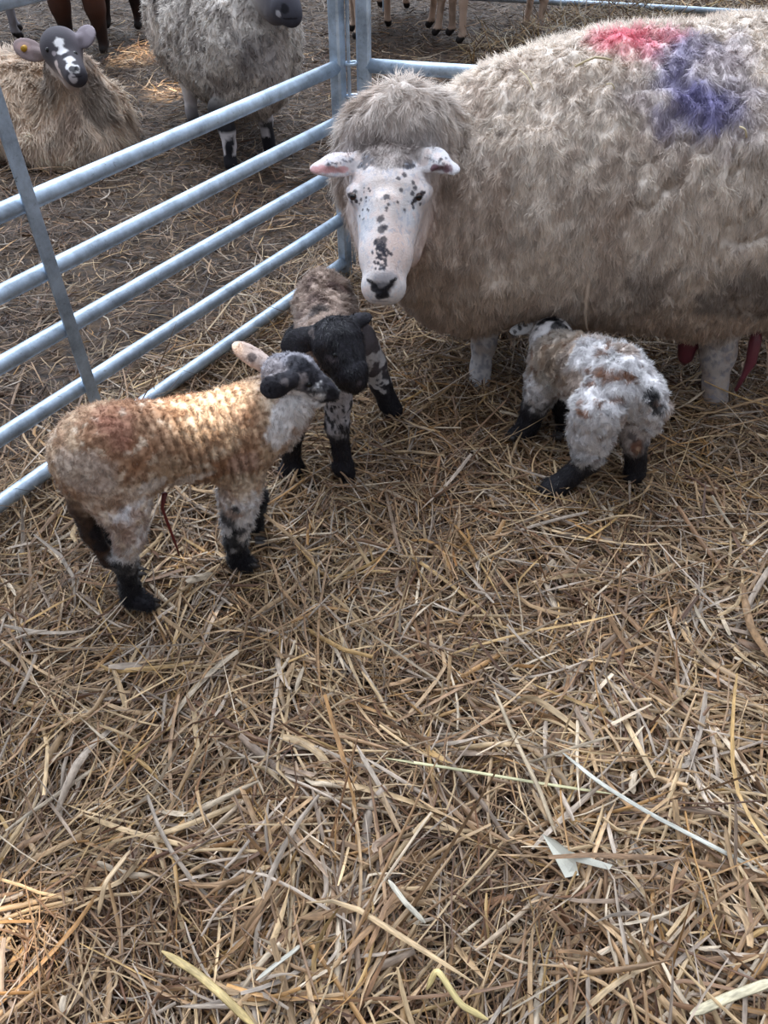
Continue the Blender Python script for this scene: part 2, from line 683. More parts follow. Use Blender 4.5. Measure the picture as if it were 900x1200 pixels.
def straw_geometry(x, y, z, th, L, w, col, g, pitch_sd=0.16, bend=0.35, kink=0.3, rings=7, drape=1.0):
    n = len(x)
    S = np.linspace(-0.5, 0.5, rings)
    cx, cy = np.cos(th), np.sin(th)
    pit = g.normal(0, pitch_sd, n)
    kap = g.normal(0, bend, n)
    vk = g.normal(0, bend * 0.5, n)
    ks = g.uniform(-0.3, 0.3, n)
    ka = np.where(g.random(n) < kink, g.normal(0, 0.9, n), 0)
    kz = np.where(g.random(n) < kink, g.normal(0, 0.35, n), 0)
    C = []
    for s in S:
        a = s * L
        q = kap * s * s * L + np.where(s > ks, (s - ks) * np.tan(np.clip(ka, -1.1, 1.1)) * L * 0.6, 0)
        px = x + cx * a - cy * q
        py = y + cy * a + cx * q
        pz = z + pit * a + vk * s * s * L + np.where(s > ks, (s - ks) * kz * L, 0)
        C.append(np.stack([px, py, pz], 1))
    C = np.stack(C, 1)                                  # n, rings, 3
    tz = terrain(C[..., 0].ravel(), C[..., 1].ravel()).reshape(n, rings)
    C[..., 2] += tz * drape
    fl = C[..., 2] - tz
    C[..., 2] = np.where(fl < -0.035, tz - 0.035, C[..., 2])
    T = nrm(np.gradient(C, axis=1))
    up = nrm(np.stack([g.normal(0, 0.45, n), g.normal(0, 0.45, n), np.ones(n)], 1))[:, None, :]
    tw = g.normal(0, 0.7, n)[:, None] * S[None, :] * 2
    A = nrm(np.cross(T, np.broadcast_to(up, T.shape)))
    B = np.cross(A, T)
    A, B = A * np.cos(tw)[..., None] + B * np.sin(tw)[..., None], B * np.cos(tw)[..., None] - A * np.sin(tw)[..., None]
    prof = 1 - g.choice([0.2, 0.5, 0.85], n, p=[.4, .3, .3])[:, None] * np.abs(2 * S) ** g.choice([2.5, 6, 14], n)[:, None]
    hw = (w[:, None] * 0.5 * prof)[..., None]
    ht = hw * g.choice([0.25, 0.7, 1.0], n, p=[.35, .4, .25])[:, None, None]
    V = np.stack([C - A * hw, C + B * ht, C + A * hw], 2)        # n, rings, 3, 3
    base = (np.arange(n) * rings * 3)[:, None]
    Fc = []
    for i in range(rings - 1):
        for k in (0, 1):
            Fc.append(base + np.array([i * 3 + k, i * 3 + k + 1, i * 3 + 3 + k + 1, i * 3 + 3 + k]))
    Fc = np.stack(Fc, 1).reshape(-1, 4)
    fade = 1 + (g.random(n)[:, None] - 0.5) * 0.5 * (S[None, :] * 2)
    cc = col[:, None, :] * fade[..., None]
    cc = np.repeat(cc[:, :, None, :], 3, axis=2)
    off_ = g.random((n, 1, 1)) * 500
    U = np.broadcast_to((S[None, :, None] * L[:, None, None] * 30 + off_), (n, rings, 3))
    Wc = np.broadcast_to(np.array([-1, 0, 1.0])[None, None, :] + off_, (n, rings, 3))
    fib = np.stack([Wc * 0.12 + off_, U, np.zeros_like(U)], -1).reshape(-1, 3)
    return V.reshape(-1, 3), Fc, np.clip(cc.reshape(-1, 3), 0, 1), fib


def scatter(n, x0, x1, y0, y1, g, keep=None, ydens=0.0):
    x = g.uniform(x0, x1, n)
    y = y0 + (y1 - y0) * g.random(n) ** (1 + ydens)
    wid = (0.62 * (y + H) * 0.72 + 0.35)
    m = np.abs(x) < wid
    if keep is not None:
        m &= keep(x, y)
    return x[m], y[m]


def straw_layer(n, reg, Lr, wr, g, zr=(-0.03, 0.02), pal=PW, gain=1.0, keep=None, ydens=0.0, align=0.6, dirt=0.0, **kw):
    x, y = scatter(n, *reg, g, keep, ydens)
    n = len(x)
    fld = noise2(x, y, 3.0, 61) * 9 + noise2(x, y, 7, 62) * 3
    th = np.where(g.random(n) < align, fld + g.normal(0, 0.55, n), g.uniform(0, 6.283, n))
    L = g.gamma(4.0, Lr / 4.0, n)
    L = np.clip(L, 0.025, Lr * 2.4)
    w = np.clip(g.gamma(5, wr / 5, n), 0.0012, wr * 2.2)
    z = g.uniform(*zr, n)
    c = PAL[g.choice(len(PAL), n, p=pal / pal.sum())] * (0.70 + 0.5 * g.random(n))[:, None] * gain * np.array([0.71, 0.66, 0.655])
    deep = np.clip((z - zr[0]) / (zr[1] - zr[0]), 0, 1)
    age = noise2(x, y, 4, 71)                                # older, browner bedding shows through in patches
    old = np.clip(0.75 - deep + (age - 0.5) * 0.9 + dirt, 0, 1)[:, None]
    c = c * (1 - old) + (c * np.array([0.50, 0.37, 0.30])) * old  # besides brown decay, lower straws carry painted shade for the gaps
    return straw_geometry(x, y, z, th, L, w, c, g, **kw)


def build_straw(name, layers, label, cat):
    V, Fc, C, U, o = [], [], [], [], 0
    for v, f, c, u in layers:
        U.append(u)
        V.append(v)
        Fc.append(f + o)
        C.append(c)
        o += len(v)
    ob = mesh_obj(name, np.concatenate(V), np.concatenate(Fc), M_STRAW, None, np.concatenate(C), True, None, None, np.concatenate(U))
    return tag(ob, label, cat, kind='stuff')


g = np.random.default_rng(11)
pen = lambda x, y: beyond(x, y) < g.uniform(-0.03, 0.25, len(x))
off = lambda x, y: beyond(x, y) > -0.02
PALE = PW * np.array([2, 1.5, 1, 1, .6, .3, 2.2, 2.4, 1, 1, .3, 1.4])
lay = [
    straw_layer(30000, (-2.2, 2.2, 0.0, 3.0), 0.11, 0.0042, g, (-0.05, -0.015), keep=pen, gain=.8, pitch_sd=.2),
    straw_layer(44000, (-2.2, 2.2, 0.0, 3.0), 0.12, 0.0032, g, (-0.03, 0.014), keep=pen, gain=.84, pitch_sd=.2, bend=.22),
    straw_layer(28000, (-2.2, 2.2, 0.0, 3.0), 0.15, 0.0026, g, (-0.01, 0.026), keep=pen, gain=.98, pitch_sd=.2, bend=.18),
    straw_layer(9000, (-1.6, 1.6, 0.0, 2.4), 0.18, 0.0046, g, (-0.01, 0.03), keep=pen, pal=PALE, gain=1.08, pitch_sd=.17, bend=.18, kink=.25),
    straw_layer(1500, (-1.5, 1.5, 0.0, 1.3), 0.16, 0.0080, g, (-0.005, 0.035), keep=pen, pal=PALE, gain=1.08, pitch_sd=.2, bend=.25, kink=.5),
    straw_layer(1500, (0.30, 1.05, 0.15, 0.85), 0.17, 0.0058, g, (0.0, 0.045), keep=pen, pal=PALE, gain=1.18, pitch_sd=.2, bend=.3, kink=.4, align=.85),
    straw_layer(260, (-0.25, 0.0, 0.30, 0.55), 0.16, 0.0060, g, (0.0, 0.045), keep=pen, pal=PALE, gain=1.15, pitch_sd=.22, bend=.35, kink=.5, align=.8),
    straw_layer(2600, (-2.0, 2.0, 0.8, 2.6), 0.17, 0.0050, g, (0.0, 0.03), keep=pen, pal=PALE, gain=1.05, pitch_sd=.2),
    straw_layer(34000, (-2.2, 2.2, 0.0, 3.0), 0.035, 0.0024, g, (-0.03, 0.015), keep=pen, pitch_sd=.35, gain=.85, rings=4),
]
build_straw('straw_bedding', lay, 'deep loose golden straw strewn over the floor inside the near pen', 'straw')
g = np.random.default_rng(12)
MUD = PW * np.array([.7, .8, 1, 1.2, 1.5, 2, .4, .3, .8, 1.2, 3, .6])
lay = [
    straw_layer(60000, (-6, 6, 0.8, 8.5), 0.10, 0.0050, g, (-0.03, 0.004), keep=off, pal=MUD, gain=0.46, dirt=0.5, rings=4, ydens=0.1),
    straw_layer(44000, (-6, 6, 0.8, 8.5), 0.11, 0.0040, g, (-0.015, 0.012), keep=off, pal=MUD, gain=0.62, dirt=0.3, rings=4, ydens=0.35),
    straw_layer(16000, (-6, 6, 0.8, 6.5), 0.12, 0.0040, g, (0.0, 0.022), keep=off, gain=1.0, dirt=-0.1, rings=5, ydens=0.7),
    straw_layer(40000, (-6, 6, 0.8, 5.5), 0.045, 0.0034, g, (-0.01, 0.012), keep=off, pal=MUD, gain=0.8, dirt=0.2, rings=3, ydens=0.3),
]
build_straw('trodden_straw', lay, 'dark dirty trodden straw on the floor of the pen beyond the hurdles', 'straw')

# single pieces that catch the eye
def stalk(name, pts, w, rgb, label, cat='straw stalk', group=None, crease=0.5, mat=None):
    """a hollow stem or folded leaf along pts [(px, py, h)]"""
    P = np.array([G(*p) for p in pts])
    P[:, 2] += terrain(P[:, 0], P[:, 1]).max() + 0.006
    n = 22
    t = np.linspace(0, 1, n)
    k = np.linspace(0, 1, len(P))
    C = np.stack([np.interp(t, k, P[:, i]) for i in range(3)], 1)
    for _ in range(2):
        C[1:-1] = (C[:-2] + 2 * C[1:-1] + C[2:]) / 4
    T = nrm(np.gradient(C, axis=0))
    A = nrm(np.cross(T, [0, 0, 1.0]))
    B = np.cross(A, T)
    pr = np.clip(1.15 - np.abs(2 * t - 1) ** 6, 0.25, 1)[:, None] * w / 2
    ring = []
    for a in np.linspace(0, 2 * math.pi, 8, endpoint=False):
        ring.append(C + A * pr * math.cos(a) + B * pr * math.sin(a) * crease)
    V = np.stack(ring, 1).reshape(-1, 3)
    Fc = [(i * 8 + j, i * 8 + (j + 1) % 8, (i + 1) * 8 + (j + 1) % 8, (i + 1) * 8 + j) for i in range(n - 1) for j in range(8)]
    base = C.mean(0)
    c = lin(rgb) * (0.9 + 0.2 * noise3(V, 60, 5))[:, None]
    sg = np.linalg.norm(P[-1] - P[0])
    fib = np.stack([np.tile(np.arange(8) * .12, n) + pts[0][0], np.repeat(t * sg * 30, 8) + pts[0][1], np.zeros(n * 8)], 1)
    o = mesh_obj(name, V, Fc, mat or M_STRAW, None, c, origin=base, fibre=fib)
    return tag(o, label, cat, group)


stalk('straw_stalk', [(655, 888, .045), (700, 925, .05), (760, 962, .05), (830, 998, .045), (900, 1035, .03)], 0.0085, (206, 204, 192),
      'long pale flat straw stalk slanting down to the right edge above the white leaf', crease=0.2)
stalk('straw_stalk', [(578, 815, .05), (600, 868, .05), (630, 930, .045), (650, 985, .03)], 0.0085, (196, 176, 148),
      'thick brownish straw stalk leaning down towards the white leaf', crease=0.7)
stalk('straw_stalk', [(452, 893, .03), (530, 905, .045), (630, 922, .05), (718, 935, .03)], 0.006, (206, 200, 158),
      'thin greenish-yellow stalk lying almost level across the lower pen')
stalk('straw_stalk', [(455, 1035, .06), (475, 1062, .055), (498, 1085, .03)], 0.009, (212, 204, 186),
      'short pale frayed straw leaf pointing up at the bottom centre', crease=0.25)
stalk('straw_stalk', [(300, 1148, .05), (322, 1130, .055), (345, 1113, .045), (352, 1106, .03)], 0.007, (204, 200, 186),
      'short white straw piece beside the curled leaves low on the left of centre', crease=0.3)
stalk('straw_stalk', [(500, 1160, .02), (512, 1135, .06), (540, 1178, .04), (572, 1195, .01)], 0.010, (218, 198, 140),
      'bent yellow straw stalk standing up in a peak at the bottom edge', crease=0.4)
stalk('straw_stalk', [(190, 1115, .03), (230, 1140, .05), (262, 1168, .05), (300, 1205, .03)], 0.012, (202, 178, 124),
      'broad tan straw blade curving down to the bottom edge left of centre', crease=0.3)
stalk('straw_stalk', [(150, 992, .04), (120, 1030, .06), (112, 1068, .02)], 0.009, (196, 170, 136),
      'curled tan straw blade in the lower left of the pen', crease=0.3)
stalk('straw_stalk', [(110, 495, .01), (112, 475, .06), (118, 455, .14)], 0.012, (206, 160, 92),
      'broad orange straw blade sticking up against the hurdle behind the tan lamb', crease=0.3)
stalk('straw_stalk', [(805, 1192, .05), (850, 1172, .07), (905, 1152, .08)], 0.014, (216, 204, 172),
      'broad cream straw blade at the bottom right corner', crease=0.18)

# folded pale leaf
q = np.array([G(634, 981, .055), G(648, 987, .062), G(668, 1002, .056), G(716, 1017, .045), G(712, 1023, .04), G(673, 1013, .046), G(677, 1029, .03), G(661, 1032, .03)])
q[:, 2] += terrain(q[:, 0], q[:, 1]).max()
qb = q - np.array([0, -0.001, 0.003])
Vp = np.concatenate([q, qb])
Fp = [(0, 7, 6, 5), (0, 5, 2, 1), (2, 5, 4, 3)]
Fp = Fp + [(8 + f[3], 8 + f[2], 8 + f[1], 8 + f[0]) for f in Fp] + [(a_, (a_ + 1) % 8, 8 + (a_ + 1) % 8, 8 + a_) for a_ in range(8)]
pl = mesh_obj('dry_leaf', Vp, Fp, M_PAPER, None, None, False, origin=q.mean(0))
tag(pl, 'folded whitish triangular dry leaf lying in the straw right of centre', 'leaf')

# ------------------------------------------------------------------ hurdles
def hurdle(name, origin, d, length, rails, hgt, label, brace_at=(), post_w=0.042, both=True, group=None, rail_start=0.0):
    r = empty_at(name, (origin[0], origin[1], 0))
    tag(r, label, 'metal hurdle', group)
    d3 = np.array([d[0], d[1], 0.0])
    s3 = np.array([-d[1], d[0], 0.0])
    o = np.array([origin[0], origin[1], 0.0])
    for z in rails:
        a = o + d3 * 0.01 + [0, 0, z]
        b = o + d3 * (length - 0.01) + [0, 0, z]
        P = a + (b - a) * np.linspace(0, 1, 9)[:, None]
        V, Fc = tube(P, 0.0205, 20)
        mesh_obj('rail', V, Fc, M_GALV, r)
    ends = (0, length) if both else (0,)
    for e in ends:
        V, Fc = box_section(o + d3 * e + [0, 0, -0.02], o + d3 * e + [0, 0, hgt], post_w, d3, 0.040, 0.006)
        mesh_obj('end_post', V, Fc, M_GALV, r, smooth=False)
    for e in brace_at:
        c = o + d3 * e + s3 * 0.024
        V, Fc = box_section(c + [0, 0, rails[0] - 0.01], c + [0, 0, rails[-1] + 0.01], 0.034, d3, 0.007, 0.001)
        mesh_obj('brace', V, Fc, M_GALV, r, smooth=False)
    return r


RAILS = [0.03, 0.197, 0.367, 0.52, 0.682, 1.05]
side = np.array([-HD[1], HD[0]])
h1 = hurdle('sheep_hurdle', HP, HD, 2.4, RAILS, 1.10,
            'galvanised metal hurdle slanting along the left side of the pen behind the lambs', (1.205,))
d2 = nrm(np.array([0.976, -0.205]))
P2 = HP + np.array([0.082, 0.015])
h2 = hurdle('sheep_hurdle', P2, d2, 2.4, RAILS, 1.10,
            'galvanised metal hurdle behind the big ewe, its post beside the pen corner', (1.2,))
# hinge loops and drop pin that join the two
pin = []
for z in (0.595, 0.69):
    a = np.array([HP[0] + 0.018, HP[1] + 0.0, z])
    b = np.array([P2[0] - 0.016, P2[1], z])
    m = (a + b) / 2
    P = np.array([a, a * .6 + b * .4 + [0, -.016, 0], b * .75 + a * .25 + [0, -.016, 0], b, b * .7 + a * .3 + [0, .014, 0], a + [0.004, .012, 0]])
    V, Fc = tube(P, 0.0045, 8)
    mesh_obj('hinge_loop', V, Fc, M_GALV, h2)
a = np.array([HP[0] + 0.034, HP[1], 0.0])
V, Fc = box_section(a + [0, 0.004, 0.02], a + [0, 0.004, 1.04], 0.011, (1, 0, 0), 0.011, 0.003)
pn = mesh_obj('drop_pin', V, Fc, M_GALV, None, smooth=False, origin=a)
tag(pn, 'thin galvanised drop pin standing between the two corner posts', 'pin')

o3 = G(452, -9, .10)[:2]
e3 = G(960, 20, .10)[:2]
d3_ = nrm(e3 - o3)
h3 = hurdle('sheep_hurdle', o3, d3_, float(np.linalg.norm(e3 - o3)) + 0.6, [0.10, 0.27, 0.44, 0.61, 0.78, 1.05], 1.10,
            'distant galvanised hurdle low rail at the top right, beyond the ewe', (1.2,))

# ------------------------------------------------------------------ the big ewe
WOOL = (232, 220, 208)
WOOL2 = (222, 204, 188)
FACE = (226, 216, 214)
D = np.array([0.99, -0.10, 0])
A = axes(D)
def eb(px, py, Y, rx, ry, rz, col=WOOL, fur=0.018, k=0.09):
    return El(Q(px, py, Y), (rx, ry, rz), col, fur, k, A)


body = [
    eb(545, 262, 2.13, 0.26, 0.29, 0.29, WOOL),
    eb(600, 232, 2.14, 0.30, 0.33, 0.345),
    eb(700, 222, 2.13, 0.34, 0.36, 0.378),
    eb(800, 218, 2.11, 0.36, 0.37, 0.385),
    eb(900, 216, 2.09, 0.34, 0.36, 0.382),
    eb(985, 236, 2.06, 0.22, 0.28, 0.32),
    eb(830, 330, 1.94, 0.15, 0.12, 0.16, WOOL2, k=0.06),          # near thigh
    eb(940, 345, 1.96, 0.10, 0.11, 0.14, WOOL2, k=0.06),
    eb(545, 330, 2.02, 0.14, 0.13, 0.10, WOOL2, k=0.07),          # brisket
]
# woolly neck and ruff
body += [Co(Q(590, 205, 2.16), Q(500, 205, 2.09), 0.235, 0.140, WOOL, 0.022, 0.05),
         El(Q(471, 191, 1.985), (0.180, 0.125, 0.176), (232, 222, 214), 0.030, 0.010, axes((1, 0.25, 0))),
         Co(Q(468, 200, 1.99), Q(468, 262, 1.93), 0.150, 0.122, WOOL2, 0.024, 0.04),
         Co(Q(535, 300, 1.98), Q(500, 305, 1.95), 0.15, 0.10, WOOL2, 0.026, 0.06)]
# legs
LEG = (206, 204, 206)
body += [
    Co(Q(572, 360, 2.03), Q(567, 403, 2.01), 0.055, 0.034, LEG, 0.006, 0.03),
    Co(Q(567, 403, 2.01), Q(563, 430, 2.00), 0.036, 0.029, LEG, 0.004, 0.02),
    Co(Q(563, 430, 2.00), Q(562, 446, 1.99), 0.030, 0.036, LEG, 0.003, 0.02),
    Co(Q(590, 350, 2.30), Q(588, 385, 2.30), 0.045, 0.03, LEG, 0.005, 0.02),
    Co(Q(842, 375, 1.93), Q(842, 415, 1.92), 0.060, 0.048, LEG, 0.010, 0.03),
    Co(Q(842, 415, 1.92), Q(838, 448, 1.90), 0.046, 0.034, (190, 178, 168), 0.005, 0.02),
    Co(Q(838, 448, 1.90), Q(838, 468, 1.885), 0.034, 0.038, (150, 140, 136), 0.003, 0.02),
    Co(Q(935, 365, 2.20), Q(930, 400, 2.20), 0.055, 0.035, LEG, 0.005, 0.02),
    Co(G(930, 400, .16), G(930, 402, .0), 0.033, 0.033, LEG, 0.004, 0.02),
]
FS = 0.004
head = [
    El(Q(457, 214, 1.87), (0.098, 0.11, 0.085), FACE, FS, 0.03),                        # brow
    Co(Q(457, 236, 1.815), Q(452, 300, 1.70), 0.084, 0.060, FACE, FS, 0.03),
    Co(Q(452, 300, 1.70), Q(450, 330, 1.645), 0.058, 0.047, FACE, FS, 0.02),
    Co(Q(443, 337, 1.64), Q(456, 337, 1.64), 0.0385, 0.0385, (214, 214, 216), FS, 0.015),
    Co(Q(474, 252, 1.88), Q(470, 292, 1.80), 0.080, 0.052, (214, 190, 180), 0.006, 0.03),      # jaw
    Co(Q(440, 250, 1.88), Q(446, 300, 1.78), 0.074, 0.050, (206, 190, 182), 0.006, 0.03),
    El(Q(415, 229, 1.805), (0.015, 0.03, 0.017), FACE, FS, 0.02),
    El(Q(492, 228, 1.80), (0.022, 0.03, 0.020), FACE, FS, 0.02),
    Co(Q(484, 225, 1.785), Q(502, 224, 1.815), .011, .010, FACE, FS, .014), Co(Q(422, 224, 1.79), Q(409, 223, 1.815), .007, .006, FACE, FS, .012),
    Co(Q(452, 240, 1.735), Q(449, 318, 1.628), .022, .020, FACE, FS, .03),
    El(Q(456, 190, 1.90), (0.086, 0.06, 0.058), (176, 168, 168), 0.007, 0.03),           # poll
]
# ears: thin tapering cups
def ear(c0, c1, wid, thick, col, up, fur=0.004):
    d = nrm(c1 - c0)
    ax = axes(d, up)
    L = np.linalg.norm(c1 - c0)
    return [El((c0 + c1) / 2, (L * 0.60, wid, thick), col, fur, 0.012, ax),
            Co(c0 - d * 0.01, c0 + d * L * 0.3, thick * 1.8, thick * 1.4, col, fur, 0.015)]


head += ear(Q(416, 190, 1.86), Q(378, 196, 1.83), 0.034, 0.012, (206, 204, 210), (0, -0.5, 0.85))
head += ear(Q(396, 194, 1.84), Q(366, 199, 1.81), 0.020, 0.009, (206, 196, 198), (0, -0.5, 0.85))
head += ear(Q(490, 184, 1.86), Q(522, 190, 1.83), 0.036, 0.012, (210, 210, 216), (0, -0.5, 0.85))
head += ear(Q(506, 190, 1.84), Q(536, 200, 1.81), 0.020, 0.009, (210, 208, 212), (0, -0.5, 0.85))
gre = lambda c0, c1, w, z: dict(El((c0 + c1) / 2, (np.linalg.norm(c1 - c0) * 0.42, w, 0.008), (0, 0, 0), 0, 0.006, axes(nrm(c1 - c0), (0, -0.75, .65))), sub=True)
e1 = (Q(404, 205, 1.818), Q(372, 204, 1.79))
e2 = (Q(504, 203, 1.818), Q(532, 206, 1.79))
head += [gre(*e1, 0.016, 0), gre(*e2, 0.016, 0)]
# nostrils and mouth
for a, b in (((438, 334), (444, 341)), ((463, 334), (457, 341))):
    p0, p1 = Q(*a, 1.60), Q(*b, 1.597)
    head.append(Co(p0, p1, 0.007, 0.005, (0, 0, 0), 0, 0.006, True))

ewe = Animal(body, 0.008, 0.02, head, 0.0028)
V0 = ewe.V
ewe.L = np.where(ewe.V[:, 2] < 0.02, 0.002, ewe.L)
# fleece turns yellow-brown towards the bottom
low = smooth01((0.5 - ewe.V[:, 2]) / 0.4)[:, None] * (ewe.L > 0.015)[:, None] * 0.45
ewe.C = ewe.C * (1 - low) + lin((190, 160, 136)) * low
wl = ewe.L > 0.015
ewe.blotch(wl, 5.0, 0.55, (184, 160, 142), 0.4, 8, 0.15)
ewe.blotch(wl, 16.0, 0.60, (176, 154, 138), 0.4, 9, 0.1, stretch=(1, 1, 0.5))
ewe.blotch(wl, 70.0, 0.68, (150, 132, 122), 0.4, 19, 0.06, stretch=(1, 1, 0.5))
hb = ewe.hit
# marker sprays
for p, r, st_ in (((735, 46), .06, .5), ((712, 44), .05, .4), ((752, 40), .05, .45), ((772, 40), .05, .25)):
    ewe.paint(hb(*p), (r * 1.2, r, r * .6), (240, 110, 140), 1.2, 26, st_, 0.7)
for p, r, st_ in (((812, 48), .035, .5), ((795, 66), .035, .6), ((788, 84), .035, .65), ((792, 102), .035, .6), ((806, 116), .035, .6),
                  ((822, 124), .04, .7), ((842, 128), .04, .75), ((858, 134), .03, .55), ((815, 134), .035, .55), ((778, 145), .03, .55), ((848, 112), .03, .4)):
    ewe.paint(hb(*p), (r, r * 1.2, r), (76, 68, 142), 1.2, 34, st_ * .82, 0.8, seed=int(p[0]))
ewe.paint(hb(820, 90), .13, (188, 184, 212), .8, 14, .35, .5)
ewe.paint(hb(880, 350), (0.10, 0.10, 0.08), (100, 88, 86), 0.9, 24, 0.6, 0.4)  # darker patches low on the flank and rump
ewe.paint(hb(760, 340), (0.05, 0.05, 0.07), (120, 102, 92), 0.8, 24, 0.5, 0.4)
# face
fm = ewe.L < 0.010
DK = (44, 44, 54)
ewe.paint(hb(427, 186), .022, DK, .7, 110, .8)
ewe.paint(hb(437, 186), .014, DK, .7, 110, .6)
ewe.paint(hb(477, 186), .022, DK, .7, 110, .85)
ewe.paint(hb(484, 190), .013, DK, .7, 110, .7)
ewe.paint(hb(425, 250), .05, (196, 208, 222), .9, 34, .55, .6)
ewe.paint(hb(480, 250), .04, (198, 208, 220), .9, 34, .5, .6)
ewe.paint(hb(470, 290), .05, (226, 196, 182), .9, 34, .6, .6)
ewe.paint(hb(452, 225), .05, (214, 196, 184), .9, 34, .5, .6)
gs = np.random.default_rng(3)
hm = (ewe.L < .008) & (ewe.V[:, 2] > .35)
ewe.blotch(hm, 150, .60, (164, 172, 190), .45, 41, .1)
ewe.blotch(hm, 60, .62, (228, 206, 198), .5, 42, .1)
spots = [(451, 227, .008), (442, 254, .009), (443, 265, .010), (448, 263, .007), (439, 281, .010), (446, 277, .008), (441, 290, .008),
         (452, 284, .006), (444, 296, .007), (451, 295, .006), (436, 280, .006), (456, 247, .004), (459, 243, .004), (456, 250, .003),
         (474, 226, .005), (490, 222, .006), (487, 229, .006), (488, 246, .005), (496, 243, .004), (478, 248, .004), (488, 211, .005),
         (412, 227, .006), (409, 240, .004), (419, 238, .004), (470, 234, .004), (478, 201, .006), (470, 206, .005)]
for i in range(46):
    a, b = gs.uniform(0, 6.28), gs.random() ** .5
    spots.append((447 + 17 * b * math.cos(a), 304 + 16 * b * math.sin(a), gs.uniform(.0025, .0048)))
for i in range(16):
    spots.append((gs.uniform(415, 430), gs.uniform(222, 262), gs.uniform(.002, .0035)))
for x, y, r in spots:
    ewe.paint(hb(x, y), r, DK, .5, 300, .85, .3)
for x in np.linspace(380, 420, 14):
    ewe.paint(hb(x, 188 + gs.uniform(-5, 4)), gs.uniform(.002, .004), DK, .5, 300, .7, .3)
for x in np.linspace(495, 528, 14):
    ewe.paint(hb(x, 186 + gs.uniform(-6, 5)), gs.uniform(.002, .004), DK, .5, 300, .7, .3)
# nose
ewe.paint(hb(449, 330), (.030, .03, .012), (150, 152, 164), .6, 90, .6, .5)
ewe.paint(hb(448, 339), (.024, .03, .012), (96, 96, 104), .5, 90, .85, .4)
ewe.paint(hb(448, 346), (.014, .03, .010), (58, 56, 62), .4, 90, .9, .4)
for a, r in (((428, 331), .0045), ((431, 334), .006), ((435, 338), .007), ((439, 342), .009), ((443, 347), .011), ((447, 350), .011), ((446, 344), .007), ((451, 345), .006), ((467, 330), .0045), ((464, 333), .006), ((461, 338), .007),
             ((457, 342), .008), ((453, 347), .009), ((448, 352), .009)):
    ewe.paint(hb(*a), (r * 1.1, .02, r * .85), (30, 28, 34), .3, 120, .95, .3)
ewe.paint(hb(449, 357), (.020, .02, .0028), (120, 112, 118), .4, 90, .6, .4)
# eyelids
pe1, ne1 = ewe.hitn(494, 234)
pe2, ne2 = ewe.hitn(410, 233)
for a, r in (((487, 240), .0035), ((490, 237), .006), ((494, 234), .0075), ((498, 230), .006), ((501, 228), .003),
             ((405, 227), .004), ((408, 231), .006), ((411, 235), .006), ((414, 239), .004)):
    ewe.paint(hb(*a), (r * 1.15, .02, r * 1.05), (40, 32, 36), .2, 120, .95, .25, fur=.0004)
# woolly grey poll
ewe.paint(hb(456, 172), (.085, .08, .022), (150, 138, 132), .7, 40, .8, .4, fur=.013)
for x in range(372, 408, 4):
    ewe.paint(hb(x, 200 + (x - 372) * .1), (.010, .02, .0065), (196, 146, 146), .4, 90, .8)
for x in range(506, 526, 4):
    ewe.paint(hb(x, 201), (.010, .02, .008), (112, 84, 92), .4, 90, .85)
# speckled legs
lg = (ewe.V[:, 2] < 0.3) & (ewe.L < 0.012)
ewe.blotch(lg, 30, 0.52, (176, 160, 150), 0.6, 5, .1)
ewe.blotch(lg, 90, 0.56, (130, 132, 146), 0.7, 4, .08)
ewe.displace(0.040, 8, 2, 3, lmin=.012, lmax=.020)
ewe.displace(0.020, 42, 6, 2, (1, 1, 0.45), lmin=.012, lmax=.020)
# cracks where the fleece parts over the flank and rump
n_ = fbm(ewe.V * np.array([1.2, 1, .6]), 9, 44, 2)
cr = smooth01(1 - np.abs(n_ - .5) / .035) * smooth01((ewe.V[:, 0] - .45) / .3) * (ewe.L > .015)
ewe.V = ewe.V - ewe.N * (cr * .016)[:, None]
ewe.L = ewe.L * (1 - .5 * cr)
ewe_root = empty_at('ewe', (0.62, 2.05, 0))
tag(ewe_root, 'big cream woolly ewe with speckled white face and blue and pink marks on her back', 'sheep')
ewe.mesh('body', ewe_root)
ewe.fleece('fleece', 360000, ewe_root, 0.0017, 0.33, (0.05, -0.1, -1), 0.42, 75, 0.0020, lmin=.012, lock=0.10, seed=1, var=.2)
ewe.fleece('face_hair', 60000, ewe_root, 0.0009, 0.22, (0, -0.6, -1), 0.3, 60, 0, M_HAIR, lmin=.0015, lmaxsel=.0125, seed=2, var=.16)
eyeball(ewe_root, pe1 - ne1 * 0.0085, 0.0120, nrm(ne1 + np.array([.2, -.6, .2])))
eyeball(ewe_root, pe2 - ne2 * 0.0085, 0.0115, nrm(ne2 + np.array([-.2, -.6, .2])))
# teat and hanging cleansing
V, Fc = tube([Q(815, 372, 1.99), Q(811, 388, 1.98), Q(807, 402, 1.97), Q(803, 420, 1.965), Q(802, 427, 1.965)], [.024, .030, .031, .022, .006], 14)
tag(mesh_obj('teat', V, Fc, M_FLESH, ewe_root), 'dark pink swollen teat')
V, Fc = tube([Q(889, 378, 1.93), Q(885, 400, 1.915), Q(880, 425, 1.90), Q(872, 440, 1.895), Q(862, 458, 1.885)], [.010, .018, .015, .008, .005], 10)
tag(mesh_obj('afterbirth', V, Fc, M_FLESH, ewe_root), 'dark red strip of afterbirth')
# loose wool tags under the belly
def wisp(pts, r):
    P = np.array([Q(*p) for p in pts])
    t = np.linspace(0, 1, 16)
    k = np.linspace(0, 1, len(P))
    C = np.stack([np.interp(t, k, P[:, i]) for i in range(3)], 1)
    C += (np.stack([noise3(C, 60, i) for i in range(3)], 1) - .5) * .006
    return tube(C, np.interp(t, [0, .3, 1], [r * 1.4, r, r * .35]), 7)


